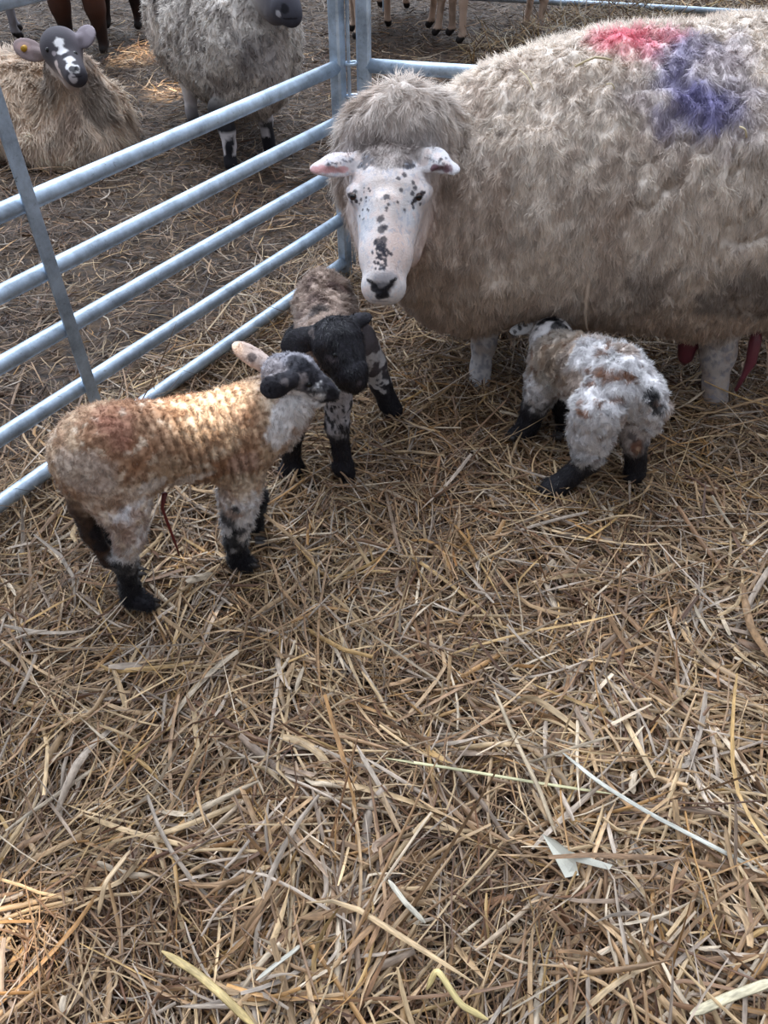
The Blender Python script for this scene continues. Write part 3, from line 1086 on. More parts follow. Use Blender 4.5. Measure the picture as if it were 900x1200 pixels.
for w_ in (wisp([(690, 320, 1.79), (688, 345, 1.79), (686, 365, 1.80), (688, 388, 1.83)], .006),
           wisp([(655, 345, 1.83), (652, 362, 1.83), (644, 374, 1.85)], .004),
           wisp([(570, 355, 1.89), (574, 375, 1.89), (590, 388, 1.90), (602, 384, 1.92)], .005)):
    mesh_obj('wool_tag', w_[0], w_[1], M_SKIN, ewe_root, np.tile(lin((206, 186, 168)), (len(w_[0]), 1)))
# straws caught in her wool
def caught(a, b, Y, name_label, w=.0035, bow=0):
    p0 = ewe.hit(*a) + np.array([0, -.012, .012])
    p1 = ewe.hit(*b) + np.array([0, -.012, .012])
    m = (p0 + p1) / 2 + np.array([0, -.006, .008 + bow])
    V, Fc = tube([p0, (p0 + m) / 2 + [0, 0, .001], m, (p1 + m) / 2 + [0, 0, .001], p1], w / 2, 8)
    o = mesh_obj('straw_stalk', V, Fc, M_STRAW, None, np.tile(lin((226, 208, 168)), (len(V), 1)), origin=m)
    tag(o, name_label, 'straw stalk')


caught((670, 80), (712, 74), 1.9, 'pale straw lying nearly level in the wool of her upper back', .005, .006)
caught((604, 84), (625, 110), 1.9, 'thin straw slanting in the wool above her shoulder', .003)
caught((707, 100), (719, 107), 1.9, 'tiny straw bit in the wool below the level straw on her back', .003)
caught((862, 155), (868, 165), 1.9, 'short straw bit in the wool under the blue mark', .004)


# ------------------------------------------------------------------ lambs
BLK = (27, 26, 32)
WHT = (238, 236, 238)
TAN = (204, 178, 152)
GRY = (150, 148, 156)

def hooves(root, feet, r):
    """cloven hooves: two small wedge claws at the front of each foot"""
    for (px, py, h, dx, dy) in feet:
        p = G(px, py, h)
        d = nrm(np.array([dx, dy, 0.0]))
        sd_ = np.array([-d[1], d[0], 0])
        cl = []
        for k in (-1, 1):
            c = p + sd_ * k * r * .52
            cl.append(tube([c - d * r * .9 + [0, 0, r * .5], c + [0, 0, r * .25], c + d * r * .9 + [0, 0, -r * .1], c + d * r * 1.5 + [0, 0, -r * .35]],
                           [r * .55, r * .62, r * .45, r * .14], 10))
        V, Fc = join(cl)
        mesh_obj('hoof', V, Fc, M_HOOF, root)


# --- tan lamb at the left
dl = nrm(np.array([0.27, 0.145, 0.0]))
AL = axes(dl)
def le(px, py, Y, r, col=TAN, fur=.007, k=.04, ax=AL):
    return El(Q(px, py, Y), r, col, fur, k, ax)


b1 = [
    le(113, 538, 1.14, (0.085, 0.072, 0.098)),
    le(135, 525, 1.15, (0.10, 0.078, 0.092)),
    le(190, 520, 1.19, (0.12, 0.078, 0.088)),
    le(250, 513, 1.24, (0.10, 0.076, 0.098)),
    le(285, 505, 1.27, (0.065, 0.068, 0.090)),
    le(140, 580, 1.105, (0.060, 0.045, 0.085), (222, 204, 188)),                   # near thigh
    le(282, 555, 1.235, (0.048, 0.045, 0.075), (214, 196, 176)),                    # near shoulder
]
b1 += chain([(292, 500, 1.28, 43), (318, 480, 1.30, 36), (338, 462, 1.31, 28)], TAN, .007, .04)
b1 += chain([(322, 500, 1.28, 26), (345, 470, 1.29, 22)], WHT, .010, .03)
# near hind leg
b1 += chain([(145, 598, 1.09, 27), (152, 628, 1.085, 16), (146, 655, 1.10, 12.5)], WHT, .010, .015)
b1 += chain([(146, 655, 1.10, 13), (152, 688, 1.10, 10.5), (156, 698, 1.10, 12)], BLK, .008, .012)
b1 += chain([(154, 699, 1.095, 13), (172, 707, 1.085, 10)], BLK, .008, .008)
# far hind leg
b1 += chain([(120, 590, 1.20, 22), (135, 630, 1.20, 13), (148, 664, 1.20, 9), (158, 672, 1.195, 9)], [BLK, BLK, BLK], .005, .012)
# front legs
b1 += chain([(280, 580, 1.225, 25), (278, 612, 1.22, 16), (276, 632, 1.22, 13)], WHT, .010, .015)
b1 += chain([(276, 628, 1.22, 13), (279, 648, 1.22, 10.5), (280, 655, 1.22, 12), (290, 662, 1.21, 9)], BLK, .008, .012)
b1 += chain([(292, 585, 1.34, 22), (294, 612, 1.34, 13), (297, 632, 1.34, 10), (303, 635, 1.335, 9)], BLK, .008, .012)
# tail
b1 += chain([(84, 565, 1.10, 13), (93, 592, 1.09, 12), (107, 625, 1.09, 10.5), (126, 655, 1.09, 8), (135, 664, 1.09, 5)],
            [(120, 96, 78), (66, 50, 42), (70, 50, 38), (44, 36, 34)], .005, .012)
hd1 = [
    El(Q(330, 438, 1.295), (.040, .038, .040), GRY, .006, .02),
    El(Q(348, 436, 1.295), (.040, .036, .036), GRY, .005, .02),
    Co(Q(352, 440, 1.29), Q(380, 456, 1.275), RP(352, 440, 1.29, 19), RP(380, 456, 1.275, 12.5), (52, 50, 58), .003, .02),
    Co(Q(378, 455, 1.275), Q(388, 461, 1.272), RP(380, 456, 1.275, 12.5), RP(388, 461, 1.27, 9.5), BLK, .008, .01),
    Co(Q(345, 458, 1.29), Q(374, 468, 1.28), RP(345, 458, 1.29, 15), RP(374, 468, 1.28, 9), WHT, .006, .015),
]
hd1 += ear(Q(336, 447, 1.245), Q(308, 458, 1.225), .024, .009, (40, 38, 44), (0.3, -0.7, .6))
hd1 += ear(Q(312, 428, 1.33), Q(276, 405, 1.34), .020, .009, (200, 180, 170), (0, -0.5, .8))
lamb = Animal(b1, 0.004, 0.004, hd1, 0.0026, 0.016, 70)
wl = (lamb.L > .0062) & (lamb.C[:, 0] > .1)
# wrinkled, stained fleece
sd = (lamb.V - Q(190, 520, 1.19)) @ dl
tanm = (lamb.C[:, 0] > lin((200, 0, 0))[0] * .0) & (lamb.V[:, 2] > .2) & wl
lamb.blotch(tanm, 26, .50, (172, 134, 106), .6, 5, .14)
lamb.blotch(tanm, 9, .55, (148, 100, 68), .65, 15, .14)
lamb.blotch(tanm, 90, .55, (144, 108, 84), .5, 35, .1)
lamb.blotch(tanm, 60, .62, (236, 220, 200), .6, 25, .1)
lamb.paint(lamb.hit(140, 502), (.04, .04, .03), (140, 84, 78), 1.2, 40, .45, .7)
lamb.paint(lamb.hit(100, 560), (.06, .06, .05), (206, 192, 182), .6, 30, .6)
lamb.paint(lamb.hit(290, 545), (.03, .03, .03), (222, 190, 176), .5, 30, .5)
lamb.paint(lamb.hit(258, 475), (.06, .04, .03), (228, 200, 176), .6, 30, .5)  # paler patch along the top of the back
for a in ((335, 492), (345, 478), (330, 512), (355, 485)):
    lamb.paint(lamb.hit(*a), .028, (246, 242, 242), .6, 50, .95, fur=.011)
for a in ((180, 572), (240, 575), (215, 574)):
    lamb.paint(lamb.hit(*a), (.03, .05, .016), (226, 218, 212), .5, 50, .8)
# black on hind leg back edge and speckled legs
for a, r in (((118, 622), .018), ((124, 640), .02), ((140, 668), .02)):
    lamb.paint(lamb.hit(*a), r, BLK, .5, 60, .9)
lm = (lamb.V[:, 2] < .17)
lamb.blotch(lm, 45, .52, BLK, .95, 7, .06, stretch=(1.5, 1.5, .8))
for a, r in (((262, 612), .02), ((268, 640), .025), ((285, 625), .016), ((272, 600), .01)):
    lamb.paint(lamb.hit(*a), r, BLK, .6, 60, .9)
lamb.paint(G(280, 660, .02), .05, BLK, .3, 60, 1)
lamb.paint(G(160, 712, .02), .055, BLK, .3, 60, 1)
lamb.paint(G(172, 712, .02), .045, BLK, .3, 60, 1)
# head mottling
lamb.paint(lamb.hit(352, 426), .026, (34, 34, 42), .5, 60, .9)
lamb.paint(lamb.hit(365, 438), .022, (34, 34, 42), .5, 60, .9)
lamb.paint(lamb.hit(338, 444), .008, (150, 140, 140), 1.2, 120, .4, .5)
lamb.paint(lamb.hit(378, 450), .006, WHT, .8, 160, .75)
lamb.paint(lamb.hit(386, 458), .004, WHT, .8, 160, .6)
lamb.paint(lamb.hit(358, 448), .012, (150, 140, 140), .6, 120, .7)
lamb.paint(lamb.hit(368, 466), .018, WHT, .5, 80, .8)
lamb.paint(lamb.hit(318, 432), .025, (176, 168, 170), .6, 60, .7)
lamb.paint(lamb.hit(280, 404), .014, (240, 214, 196), .4, 80, .8)
lamb.paint(lamb.hit(298, 420), .010, (60, 54, 58), .5, 80, .8)
for a, r in (((372, 446), .012), ((385, 448), .008), ((377, 462), .010), ((350, 446), .012), ((362, 462), .008)):
    lamb.paint(lamb.hit(*a), r, (44, 42, 48), 1.3, 150, .85, .3, seed=int(a[0]))
lamb.paint(lamb.hit(394, 462), .012, (22, 20, 24), .4, 100, .95)
pe, ne = lamb.hitn(366, 455)
lamb.paint(pe, (.009, .009, .005), (14, 12, 14), .2, 80, .95)
# wrinkle ridges across the flank, groove shade darkened into the colour
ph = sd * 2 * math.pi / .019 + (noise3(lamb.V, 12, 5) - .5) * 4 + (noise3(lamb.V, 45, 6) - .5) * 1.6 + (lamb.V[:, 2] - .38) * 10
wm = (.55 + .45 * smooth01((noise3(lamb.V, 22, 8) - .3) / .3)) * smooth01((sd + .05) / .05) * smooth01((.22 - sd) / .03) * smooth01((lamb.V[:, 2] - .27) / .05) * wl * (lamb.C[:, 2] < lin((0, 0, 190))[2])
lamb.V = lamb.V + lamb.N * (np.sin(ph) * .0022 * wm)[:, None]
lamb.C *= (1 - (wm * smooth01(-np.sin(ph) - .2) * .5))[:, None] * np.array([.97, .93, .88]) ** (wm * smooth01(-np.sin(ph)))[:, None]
lamb.displace(.006, 130, 4, 2, lmin=.003, lmax=.007)
lamb.displace(.004, 50, 14, 2, lmin=.003, lmax=.007)
l1 = empty_at('lamb', (-0.46, 1.17, 0))
tag(l1, 'tan stained lamb standing at the left with grey mottled head and hanging cord', 'lamb')
lamb.mesh('body', l1)
lamb.fleece('fleece', 130000, l1, .0010, .45, (-.2, -.1, -1), 1.0, 130, .0018, lmin=.0015, seed=5, var=.3)
eyeball(l1, pe - ne * .0035, .006)
hooves(l1, [(176, 708, .012, .9, .3), (293, 661, .012, .9, .2), (162, 672, .012, .9, .3), (306, 636, .012, .9, .2)], .015)
V, Fc = tube([Q(193, 578, 1.16), Q(190, 595, 1.155), Q(196, 612, 1.15), Q(203, 630, 1.15), Q(210, 650, 1.145)], [.006, .0035, .0035, .003, .002], 8)
tag(mesh_obj('umbilical_cord', V, Fc, M_CORD, l1), 'dark red dangling cord')

# --- black-faced lamb behind it
db = nrm(np.array([-0.05, -0.26, 0.0]))
AB = axes(db)
FLE = (178, 158, 146)
b2 = [
    El(Q(380, 358, 1.78), (.085, .074, .085), FLE, .012, .04, AB),
    El(Q(384, 385, 1.68), (.10, .072, .085), FLE, .012, .04, AB),
    El(Q(384, 420, 1.585), (.075, .070, .085), FLE, .010, .04, AB),
]
b2 += chain([(355, 440, 1.57, 24), (346, 478, 1.565, 16), (343, 508, 1.555, 12.5), (341, 532, 1.555, 10), (343, 548, 1.55, 13), (336, 553, 1.545, 11)], BLK, .008, .012)
b2 += chain([(392, 440, 1.55, 26), (396, 470, 1.545, 16), (395, 498, 1.535, 13.5)], (170, 166, 170), .006, .012)
b2 += chain([(395, 498, 1.535, 14), (400, 528, 1.53, 10), (402, 546, 1.525, 12), (407, 556, 1.52, 10)], BLK, .008, .012)
b2 += chain([(418, 400, 1.76, 24), (436, 425, 1.79, 16), (446, 450, 1.80, 12.5), (455, 472, 1.80, 11.5), (460, 480, 1.795, 12)],
            [(90, 84, 88), (70, 68, 74), BLK, BLK], .004, .012)
b2 += chain([(352, 400, 1.80, 20), (345, 430, 1.82, 12), (343, 458, 1.82, 9)], BLK, .008, .012)
b2 += chain([(384, 400, 1.60, 34), (388, 402, 1.53, 30)], FLE, .010, .03)
hd2 = [
    El(Q(392, 396, 1.475), (.046, .045, .044), BLK, .008, .02),
    Co(Q(397, 404, 1.46), Q(410, 434, 1.415), RP(397, 404, 1.46, 31), RP(410, 434, 1.415, 21), BLK, .008, .02),
    Co(Q(411, 438, 1.412), Q(415, 446, 1.405), RP(411, 438, 1.41, 18), RP(415, 446, 1.40, 15), BLK, .008, .015),
    Co(Q(395, 425, 1.45), Q(405, 446, 1.425), .032, .022, BLK, .008, .015),
]
hd2 += ear(Q(369, 392, 1.48), Q(333, 408, 1.46), .029, .009, BLK, (.2, -.7, .6))
hd2 += ear(Q(411, 378, 1.50), Q(434, 371, 1.51), .016, .007, BLK, (0, -.6, .7))
lamb = Animal(b2, .004, .004, hd2, .0026, .014, 70)
wl = (lamb.L > .0085) & (lamb.C[:, 0] > .1)
lamb.blotch(wl, 22, .55, (210, 190, 176), .6, 5, .1)
lamb.blotch(wl, 30, .60, (104, 84, 80), .7, 6, .08)
lamb.paint(lamb.hit(402, 335), .03, (92, 64, 60), .8, 50, .8)
lamb.paint(lamb.hit(370, 362), .03, (34, 32, 38), .8, 50, .85)
lamb.paint(lamb.hit(352, 372), .03, (190, 176, 170), .6, 50, .6)
lamb.blotch((lamb.V[:, 2] < .26) & (lamb.L > .0045), 90, .48, BLK, .95, 17, .07, stretch=(1.5, 1.5, .7))
lamb.blotch((lamb.V[:, 1] > 1.7) & (lamb.V[:, 2] < .27) & (lamb.V[:, 0] > -.06) & (lamb.C[:, 0] > .04), 45, .5, WHT, .6, 27, .06)
pe, ne = lamb.hitn(389, 420)
lamb.paint(lamb.hit(424, 452), .006, (84, 76, 82), .3, 80, .8)
lamb.paint(lamb.hit(386, 424), (.016, .016, .006), (76, 70, 76), .5, 100, .7)
lamb.paint(lamb.hit(362, 386), (.008, .02, .008), (110, 100, 98), .9, 120, .6)
lamb.blotch((lamb.V[:, 1] < 1.53) & (lamb.V[:, 2] > .28), 160, .60, (52, 50, 58), .5, 47, .1)  # lighter grey painted as sheen on the black head
lamb.displace(.012, 45, 4, 2, lmin=.0084, lmax=.011)
l2 = empty_at('lamb', (-0.12, 1.66, 0))
tag(l2, 'black-faced lamb standing behind the tan lamb below the ewe\'s head', 'lamb')
lamb.mesh('body', l2)
lamb.fleece('fleece', 60000, l2, .0012, .4, (0, -.1, -1), .9, 100, .003, lmin=.0085, seed=6, var=.3)
lamb.fleece('face_hair', 60000, l2, .0009, .3, (.2, -.5, -1), .6, 90, .0012, M_HAIR, lmin=.0012, lmaxsel=.0086, seed=7, var=.5)
eyeball(l2, pe - ne * .0028, .0065)
hooves(l2, [(408, 561, .012, .1, -1), (334, 556, .012, -.2, -1), (463, 484, .012, .5, -.9)], .015)

# --- white lamb reaching under the ewe
dc = nrm(np.array([-0.17, 0.24, 0.0]))
AC = axes(dc)
b3 = [
    El(Q(724, 452, 1.55), (.085, .082, .092), WHT, .012, .04, AC),
    El(Q(700, 440, 1.60), (.095, .078, .088), WHT, .012, .04, AC),
    El(Q(672, 430, 1.67), (.095, .070, .082), (206, 196, 186), .010, .04, AC),
    El(Q(650, 428, 1.73), (.065, .062, .078), (196, 180, 164), .009, .04, AC),
    El(Q(755, 470, 1.52), (.035, .045, .060), WHT, .013, .03, AC),
]
b3 += chain([(648, 420, 1.75, 26), (646, 398, 1.82, 22), (646, 388, 1.87, 19)], WHT, .008, .03)
b3 += chain([(638, 448, 1.72, 24), (633, 462, 1.715, 18)], WHT, .009, .015)
b3 += chain([(632, 462, 1.715, 17), (626, 478, 1.715, 14.5), (620, 495, 1.71, 12.5), (614, 506, 1.705, 12), (603, 511, 1.70, 10)], BLK, .008, .012)
b3 += chain([(662, 465, 1.75, 20), (664, 490, 1.745, 12), (663, 505, 1.74, 11), (657, 510, 1.73, 9)], BLK, .008, .012)
b3 += chain([(700, 480, 1.50, 32), (694, 508, 1.49, 23), (689, 526, 1.485, 19)], WHT, .012, .018)
b3 += chain([(689, 526, 1.485, 18), (686, 542, 1.48, 14.5), (668, 558, 1.475, 12), (652, 570, 1.47, 13), (642, 574, 1.465, 11)], BLK, .008, .012)
b3 += chain([(745, 492, 1.54, 24), (744, 515, 1.53, 16)], (190, 184, 184), .008, .015)
b3 += chain([(744, 515, 1.53, 15), (745, 540, 1.53, 11.5), (744, 553, 1.525, 12), (742, 558, 1.52, 10)], BLK, .008, .012)
b3 += chain([(765, 462, 1.49, 15), (768, 480, 1.48, 13), (764, 500, 1.48, 9)], WHT, .013, .015)
hd3 = [
    El(Q(648, 383, 1.93), (.044, .05, .040), BLK, .005, .02),
    Co(Q(652, 384, 1.98), Q(670, 388, 2.05), .036, .024, BLK, .008, .02),
]
hd3 += ear(Q(632, 380, 1.90), Q(600, 388, 1.88), .018, .008, (226, 228, 232), (0, -.7, .6))
lamb = Animal(b3, .004, .004, hd3, .0026, .014, 70)
wl = (lamb.L > .0082) & (lamb.C[:, 0] > .1)
lamb.blotch(wl, 14, .60, (190, 160, 132), .5, 5, .1)
lamb.blotch(wl, 55, .70, (130, 86, 56), .8, 6, .05)
lamb.paint(lamb.hit(650, 420), (.055, .06, .05), (170, 148, 128), .5, 30, .7)
lamb.paint(lamb.hit(668, 450), (.03, .04, .05), (172, 140, 108), .7, 30, .6)
lamb.paint(lamb.hit(642, 460), .03, (228, 226, 226), .5, 40, .8)
for a, r in (((757, 456), .014), ((765, 466), .014), ((768, 480), .014), ((762, 474), .008), ((745, 437), .008)):
    lamb.paint(lamb.hit(*a), r, BLK, .7, 70, .9, .2)
for a, r in (((710, 437), .02), ((722, 442), .018), ((700, 432), .015), ((722, 470), .012), ((733, 440), .014), ((682, 480), .010), ((681, 470), .010)):
    lamb.paint(lamb.hit(*a), (r, r, r * .7), (150, 100, 66), .9, 90, .7, .25)
lamb.paint(lamb.hit(742, 528), (.014, .02, .026), (112, 68, 44), .9, 90, .8, .4)
lamb.paint(lamb.hit(748, 530), (.006, .01, .012), (206, 180, 156), .9, 120, .6, .5)
lamb.paint(lamb.hit(738, 515), .016, (70, 66, 72), .6, 60, .7)
for a in ((605, 378), (612, 377), (600, 393), (618, 394), (625, 382), (612, 388)):
    lamb.paint(lamb.hit(*a), .006, BLK, .7, 120, .85)
for a in ((630, 374), (636, 372), (642, 371), (650, 370), (658, 373), (664, 380), (648, 378), (656, 384)):
    lamb.paint(lamb.hit(*a), .014, BLK, .6, 80, .9, .3)
lamb.paint(lamb.hit(628, 392), .012, (214, 214, 222), .5, 80, .8)
lamb.displace(.015, 40, 4, 2, lmin=.0084, lmax=.011)
l3 = empty_at('lamb', (0.55, 1.6, 0))
tag(l3, 'white lamb with black legs seen from behind, its head tucked under the ewe', 'lamb')
lamb.mesh('body', l3)
lamb.fleece('fleece', 90000, l3, .0012, .42, (.1, -.2, -1), 1.0, 90, .003, lmin=.0085, seed=8, var=.2)
lamb.fleece('leg_hair', 40000, l3, .0010, .3, (0, -.2, -1), .5, 90, .001, M_HAIR, lmin=.0012, lmaxsel=.0086, seed=9, var=.5)

hooves(l3, [(600, 513, .012, -.8, .5), (654, 512, .012, -.7, .6), (638, 577, .012, -.8, .3), (740, 561, .012, -.5, .4)], .015)

# ------------------------------------------------------------------ sheep in the other pen
LW = (236, 218, 200)
sh = [
    El(Q(45, 138, 4.15), (.40, .33, .27), LW, .05, .08, axes((1, -.3, 0))),
    El(Q(105, 150, 3.98), (.20, .22, .19), LW, .05, .08),
    El(Q(-40, 130, 4.35), (.35, .30, .25), LW, .05, .08, axes((1, -.3, 0))),
    Co(Q(95, 120, 3.98), Q(80, 85, 3.92), .15, .10, LW, .035, .06),
    Co(Q(45, 175, 3.85), Q(110, 178, 3.82), .10, .11, LW, .045, .08),
]
hs = [
    El(Q(72, 56, 3.86), (.088, .10, .082), (58, 56, 64), .004, .03),
    Co(Q(75, 66, 3.83), Q(89, 88, 3.70), RP(75, 66, 3.83, 19), RP(89, 88, 3.70, 13), (58, 56, 64), .003, .03),
    Co(Q(80, 78, 3.86), Q(84, 94, 3.76), .068, .04, (214, 196, 186), .004, .02),
]
hs += ear(Q(50, 64, 3.88), Q(18, 53, 3.86), .048, .011, (150, 132, 132), (0, -.7, .6))
hs += ear(Q(90, 48, 3.88), Q(110, 38, 3.86), .048, .011, (150, 140, 148), (0, -.7, .6))
an = Animal(sh, .014, .02, hs, .005)
wl = an.L > .02
an.blotch(wl, 5, .5, (184, 156, 136), .6, 4, .15)
an.blotch(wl, 14, .6, (140, 120, 108), .5, 5, .1, stretch=(1, 1, .4))
an.paint(an.hit(40, 100), (.25, .25, .12), (226, 206, 184), .4, 6, .6)
an.paint(an.hit(120, 120), (.06, .1, .14), (96, 84, 80), .5, 14, .6)
an.paint(an.hit(52, 100), (.05, .1, .10), (104, 92, 88), .6, 14, .5)
for p, r, c in (((72, 48), .022, WHT), ((77, 56), .020, WHT), ((84, 66), .022, WHT), ((75, 75), .014, WHT), ((88, 76), .022, WHT), ((92, 84), .018, WHT),
                ((80, 61), .014, (44, 44, 52)), ((89, 81), .016, (40, 40, 48)), ((94, 83), .010, (30, 28, 34)), ((66, 88), .02, (222, 204, 196)),
                ((62, 78), .016, (214, 196, 190)), ((85, 95), .02, (206, 200, 204)), ((60, 66), .010, (170, 160, 164))):
    an.paint(an.hit(*p), r, c, .5, 60, .9)
an.paint(an.hit(94, 94), (.02, .02, .004), (30, 26, 30), .2, 60, .9)
an.paint(an.hit(32, 57), (.03, .03, .018), (190, 160, 158), .4, 40, .7)
an.paint(an.hit(104, 40), (.03, .03, .018), (170, 160, 168), .4, 40, .7)
an.displace(.05, 7, 5, 2, (1, 1, .5), lmin=.015, lmax=.04)
s1 = empty_at('sheep', (-1.5, 4.05, 0))
tag(s1, 'long-woolled sheep lying down at the left with a black and white face', 'sheep')
an.mesh('body', s1)
an.fleece('fleece', 60000, s1, .0050, .32, (0, -.2, -1), .5, 22, .006, lmin=.018, seed=11, lock=.3)
for px, py in ((52, 62), (92, 58)):
    pe, ne = an.hitn(px, py)
    eyeball(s1, pe - ne * .008, .013)
pt = an.hit(32, 60)
V, Fc = tube([pt + [0, -.012, 0], pt + [0, .012, 0]], .012, 12)
tag(mesh_obj('ear_tag', V, Fc, M_TAG, s1), 'small yellow ear tag')

SW = (230, 222, 214)
ds = nrm(np.array([.36, -.70, 0]))
AS = axes(ds)
st = [
    El(Q(292, 62, 3.90), (.22, .235, .265), SW, .022, .08, AS),
    El(Q(267, 40, 4.12), (.30, .29, .315), SW, .022, .08, AS),
    El(Q(244, 22, 4.42), (.32, .30, .32), SW, .022, .08, AS),
    El(Q(234, 8, 4.70), (.22, .25, .27), SW, .022, .08, AS),
    Co(Q(304, 20, 3.90), Q(322, -22, 3.82), .17, .105, SW, .016, .07),
]
st += chain([(258, 128, 3.76, 15), (266, 152, 3.72, 9.5), (269, 170, 3.70, 7.5), (270, 188, 3.69, 7), (271, 194, 3.68, 8)], [BLK, BLK, BLK, BLK], .006, .02)
st += chain([(305, 118, 3.96, 14), (311, 140, 3.95, 8.5), (314, 160, 3.94, 7), (316, 174, 3.93, 8)], [BLK, BLK, BLK], .005, .02)
st += chain([(222, 90, 4.42, 16), (223, 110, 4.38, 8), (224, 128, 4.36, 6.5), (226, 138, 4.34, 7.5)], [SW, (200, 196, 200), BLK], .006, .02)
st += chain([(262, 90, 4.62, 14), (264, 108, 4.60, 8), (266, 122, 4.58, 7)], [SW, BLK], .006, .02)
ht = [
    El(Q(320, -32, 3.82), (.078, .09, .075), (90, 88, 96), .004, .03),
    Co(Q(322, -18, 3.76), Q(334, 6, 3.66), RP(320, -18, 3.76, 23), RP(331, 8, 3.66, 18), (80, 80, 90), .003, .03),
    Co(Q(334, 10, 3.66), Q(341, 17, 3.64), RP(330, 10, 3.66, 16), RP(336, 16, 3.64, 13.5), (60, 60, 70), .002, .02),
    Co(Q(312, -8, 3.80), Q(324, 12, 3.70), .085, .055, (110, 104, 104), .004, .02),
]
ht += ear(Q(301, -32, 3.86), Q(276, -30, 3.86), .036, .011, (80, 78, 86), (0, -.7, .6))
ht += ear(Q(341, -38, 3.84), Q(366, -40, 3.82), .036, .011, (80, 78, 86), (0, -.7, .6))
an = Animal(st, .014, .02, ht, .005)
wl = an.L > .012
an.blotch(wl, 22, .52, (140, 128, 122), .6, 4, .12)
an.blotch(wl, 60, .60, (92, 84, 84), .5, 5, .1)
an.paint(an.hit(300, 70), (.09, .12, .09), (112, 104, 106), .7, 14, .6)
an.paint(an.hit(325, 90), (.07, .12, .14), (214, 206, 202), .5, 14, .6)
an.blotch((an.V[:, 2] < .15) & (an.V[:, 2] > .06) & (an.L < .012), 20, .42, (206, 200, 202), .8, 6, .08)
an.paint(an.hit(334, 13), .018, (30, 30, 36), .4, 60, .9)
an.paint(an.hit(322, 20), .012, (206, 206, 214), .4, 60, .8)
an.paint(an.hit(337, 26), (.03, .02, .004), (24, 22, 26), .2, 60, .9)
an.displace(.03, 8, 5, 2, lmin=.010, lmax=.02)
an.displace(.012, 34, 5, 2, lmin=.010, lmax=.02)
s2 = empty_at('sheep', (-0.8, 4.2, 0))
tag(s2, 'grey-flecked sheep standing beyond the hurdle with black legs, its muzzle at the top edge', 'sheep')
an.mesh('body', s2)
an.fleece('fleece', 50000, s2, .0044, .45, (0, -.1, -1), .9, 50, .003, lmin=.010, seed=12, var=.35)
for px, py in ((302, -25), (334, -30)):
    pe, ne = an.hitn(px, py)
    eyeball(s2, pe - ne * .008, .013)


# far sheep: whole animals, only legs and bellies come into view
def far_sheep_mesh(col, leg, wool_leg=False, seed=0):
    """stands at the origin facing +x"""
    q = []
    for x, r in ((-.32, .20), (-.1, .25), (.14, .24), (.32, .19)):
        q.append(El((x, 0, .60), (r, r * .95, r * 1.0), col, .02, .08))
    q += [Co((.35, 0, .68), (.56, 0, .90), .13, .085, col, .015, .06),
          El((.62, 0, .96), (.095, .065, .07), leg, .003, .03), Co((.64, 0, .94), (.78, 0, .85), .058, .038, leg, .003, .03)]
    for s in (-1, 1):
        q += ear(np.array([.58, s * .06, 1.0]), np.array([.56, s * .16, 1.0]), .035, .012, leg, (1, 0, .3))
        w = 2.1 if wool_leg else 1.0
        q += [Co((.26, s * .12, .50), (.27, s * .12, .26), .075 * min(w, 1.3), .032 * w, col if wool_leg else leg, .006, .03),
              Co((.27, s * .12, .26), (.26, s * .12, .05), .031 * w, .025 * (1.25 if wool_leg else 1), leg, .004, .02),
              Co((.26, s * .12, .05), (.285, s * .12, .02), .028, .03, leg, .002, .02),
              Co((-.34, s * .12, .50), (-.30, s * .12, .34), .10, .05 * w, col if wool_leg else leg, .006, .03),
              Co((-.30, s * .12, .34), (-.40, s * .12, .25), .042 * w, .032 * w, leg, .004, .02),
              Co((-.40, s * .12, .25), (-.38, s * .12, .05), .030 * w, .025, leg, .004, .02),
              Co((-.38, s * .12, .05), (-.355, s * .12, .02), .027, .03, leg, .002, .02)]
    a = Animal(q, .012, .015)
    a.blotch(a.L > -1, 12, .55, tuple(int(v * .7) for v in col), .5, seed + 3, .1)
    hf = a.V[:, 2] < .045
    a.C[hf] = lin((40, 36, 36))
    a.displace(.03, 14, seed, 3, lmin=.008, lmax=.02)
    return a


def place_far(proto, x, y, ang, label, group=None, first=False, sc=1.0):
    if first:
        o = proto
    else:
        o = proto.copy()
        COL.objects.link(o)
    o.location = (x, y, 0)
    o.rotation_euler = (0, 0, math.radians(ang))
    o.scale = (sc, sc, sc)
    tag(o, label, 'sheep', group)
    return o


a = far_sheep_mesh((150, 132, 116), (196, 170, 152), seed=1)
pale = mesh_obj('sheep', a.V, a.F, M_SKIN, None, a.C)
def by_foot(px, py, lx, ly, ang, sc):
    c = G(px, py)
    t = math.radians(ang)
    return c[0] - sc * (lx * math.cos(t) - ly * math.sin(t)), c[1] - sc * (lx * math.sin(t) + ly * math.cos(t)), ang


FR, BK = (.285, .12), (-.355, .12)
place_far(pale, *by_foot(538, 50, FR[0], FR[1], 196, .85), 'distant sheep with bare pinkish legs behind the big ewe\'s shoulder', first=True, sc=.85)
place_far(pale, *by_foot(417, 45, FR[0], .12, 190, .85), 'distant sheep whose pale leg shows between the two corner posts', sc=.85)
place_far(pale, *by_foot(455, 30, BK[0], -.12, 75, .85), 'distant sheep farthest back, a pair of pale legs right of the corner posts', sc=.85)
a2 = far_sheep_mesh((92, 58, 44), (40, 28, 26), True, seed=2)
br = mesh_obj('sheep', a2.V, a2.F, M_SKIN, None, a2.C)
place_far(br, *by_foot(122, 62, FR[0], .12, 262, .95), 'dark brown woolly-legged sheep standing behind the lying sheep', first=True, sc=.95)
a3 = far_sheep_mesh((150, 140, 134), (140, 138, 146), False, seed=3)
gr = mesh_obj('sheep', a3.V, a3.F, M_SKIN, None, a3.C)
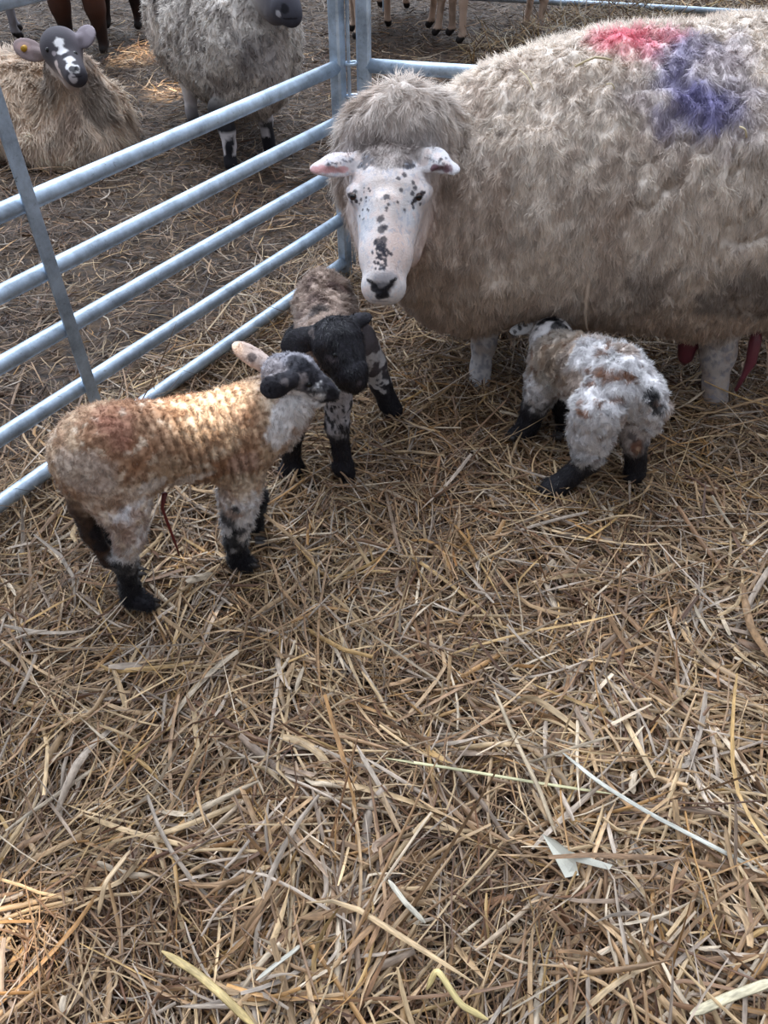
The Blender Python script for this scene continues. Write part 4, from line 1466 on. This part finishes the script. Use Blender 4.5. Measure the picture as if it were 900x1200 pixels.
place_far(gr, *by_foot(24, 45, FR[0], -.12, 20, .9), 'distant grey-legged sheep at the top left corner', first=True, sc=.9)

# loose heap of straw by the far hurdle
g = np.random.default_rng(21)
def heap(cx, cy, r, n, gain):
    a = g.uniform(0, 6.283, n)
    q = r * np.sqrt(g.random(n))
    x, y = cx + q * np.cos(a) * 1.4, cy + q * np.sin(a)
    z = g.random(n) * .16 * np.clip(1 - (q / r) ** 2, 0, 1)
    c = PAL[g.choice(len(PAL), n)] * gain * (.6 + .6 * g.random(n))[:, None]
    return straw_geometry(x, y, z, g.uniform(0, 6.283, n), g.uniform(.1, .3, n), g.uniform(.004, .008, n), c, g, pitch_sd=.45, rings=5)


c1 = G(720, 34)
c2 = G(650, 60)
c3 = G(880, 10)
build_straw('straw_heap', [heap(c1[0], c1[1], .45, 1500, .7), heap(c2[0], c2[1], .45, 900, .6), heap(c3[0], c3[1] + .3, .5, 1000, .9)],
            'loose tousled straw heaped along the distant hurdle rail', 'straw')

# ------------------------------------------------------------------ light
w = bpy.data.worlds.new('shed_daylight')
SC.world = w
w.use_nodes = True
nt = w.node_tree
bg = nt.nodes['Background']
tc = nt.nodes.new('ShaderNodeTexCoord')
sx = nt.nodes.new('ShaderNodeSeparateXYZ')
nt.links.new(tc.outputs['Generated'], sx.inputs[0])
# open front of the shed: bright sky beyond (+y, high), dim roof and back wall behind the viewer
mp = nt.nodes.new('ShaderNodeVectorMath')
mp.operation = 'DOT_PRODUCT'
nt.links.new(tc.outputs['Generated'], mp.inputs[0])
mp.inputs[1].default_value = (-0.15, 0.62, 0.77)
rp = nt.nodes.new('ShaderNodeValToRGB')
e = rp.color_ramp.elements
e[0].position = 0.0
e[0].color = (0.16, 0.165, 0.18, 1)
e[1].position = 1.0
e[1].color = (1.9, 2.1, 2.45, 1)
k = e.new(0.45)
k.color = (0.42, 0.44, 0.48, 1)
mr = nt.nodes.new('ShaderNodeMapRange')
mr.inputs['From Min'].default_value = -0.6
mr.inputs['From Max'].default_value = 1.0
nt.links.new(mp.outputs['Value'], mr.inputs['Value'])
nt.links.new(mr.outputs['Result'], rp.inputs['Fac'])
nt.links.new(rp.outputs['Color'], bg.inputs['Color'])
bg.inputs['Strength'].default_value = 1.08


def add_light(name, kind, loc, aim, energy, rgb, **kw):
    d = bpy.data.lights.new(name, kind)
    d.energy = energy
    d.color = rgb
    for k_, v_ in kw.items():
        setattr(d, k_, v_)
    o = bpy.data.objects.new(name, d)
    COL.objects.link(o)
    o.location = loc
    o.rotation_euler = (Vector(aim) - Vector(loc)).to_track_quat('-Z', 'Y').to_euler()
    return o


add_light('sky_glow', 'SUN', (-1.5, 6, 7), (0, 1.8, 0), 2.9, (0.88, 0.94, 1.0), angle=math.radians(50))
# narrow spot lights added to stand in for patches of sun
SUN = np.array([0.10, 0.18, 0.98])
def patch_spot(px, py, h, rad, en):
    p = G(px, py, h)
    L = p + nrm(SUN) * 6.0
    add_light('sun_patch_spot', 'SPOT', tuple(L), tuple(p), en, (1.0, 0.84, 0.62), spot_size=2 * math.atan(rad / 6.0), spot_blend=0.5, shadow_soft_size=0.03)


patch_spot(152, 58, 0, .26, 7000)
patch_spot(196, 102, 0, .15, 7000)
patch_spot(-5, 1100, 0, .12, 2500)
patch_spot(235, 474, .46, .11, 3200)

SC.view_settings.view_transform = 'Standard'
SC.view_settings.look = 'None'
SC.view_settings.exposure = 0.0
SC.view_settings.gamma = 1.0
SC.view_settings.use_curve_mapping = False

cam = bpy.data.cameras.new('camera')
co = bpy.data.objects.new('camera', cam)
COL.objects.link(co)
co.location = (0, 0, H)
co.rotation_euler = (math.radians(45), 0, 0)
cam.sensor_fit = 'VERTICAL'
cam.sensor_height = 24.0
cam.lens = 24.0 * F / 1200.0
cam.clip_start = 0.02
SC.camera = co
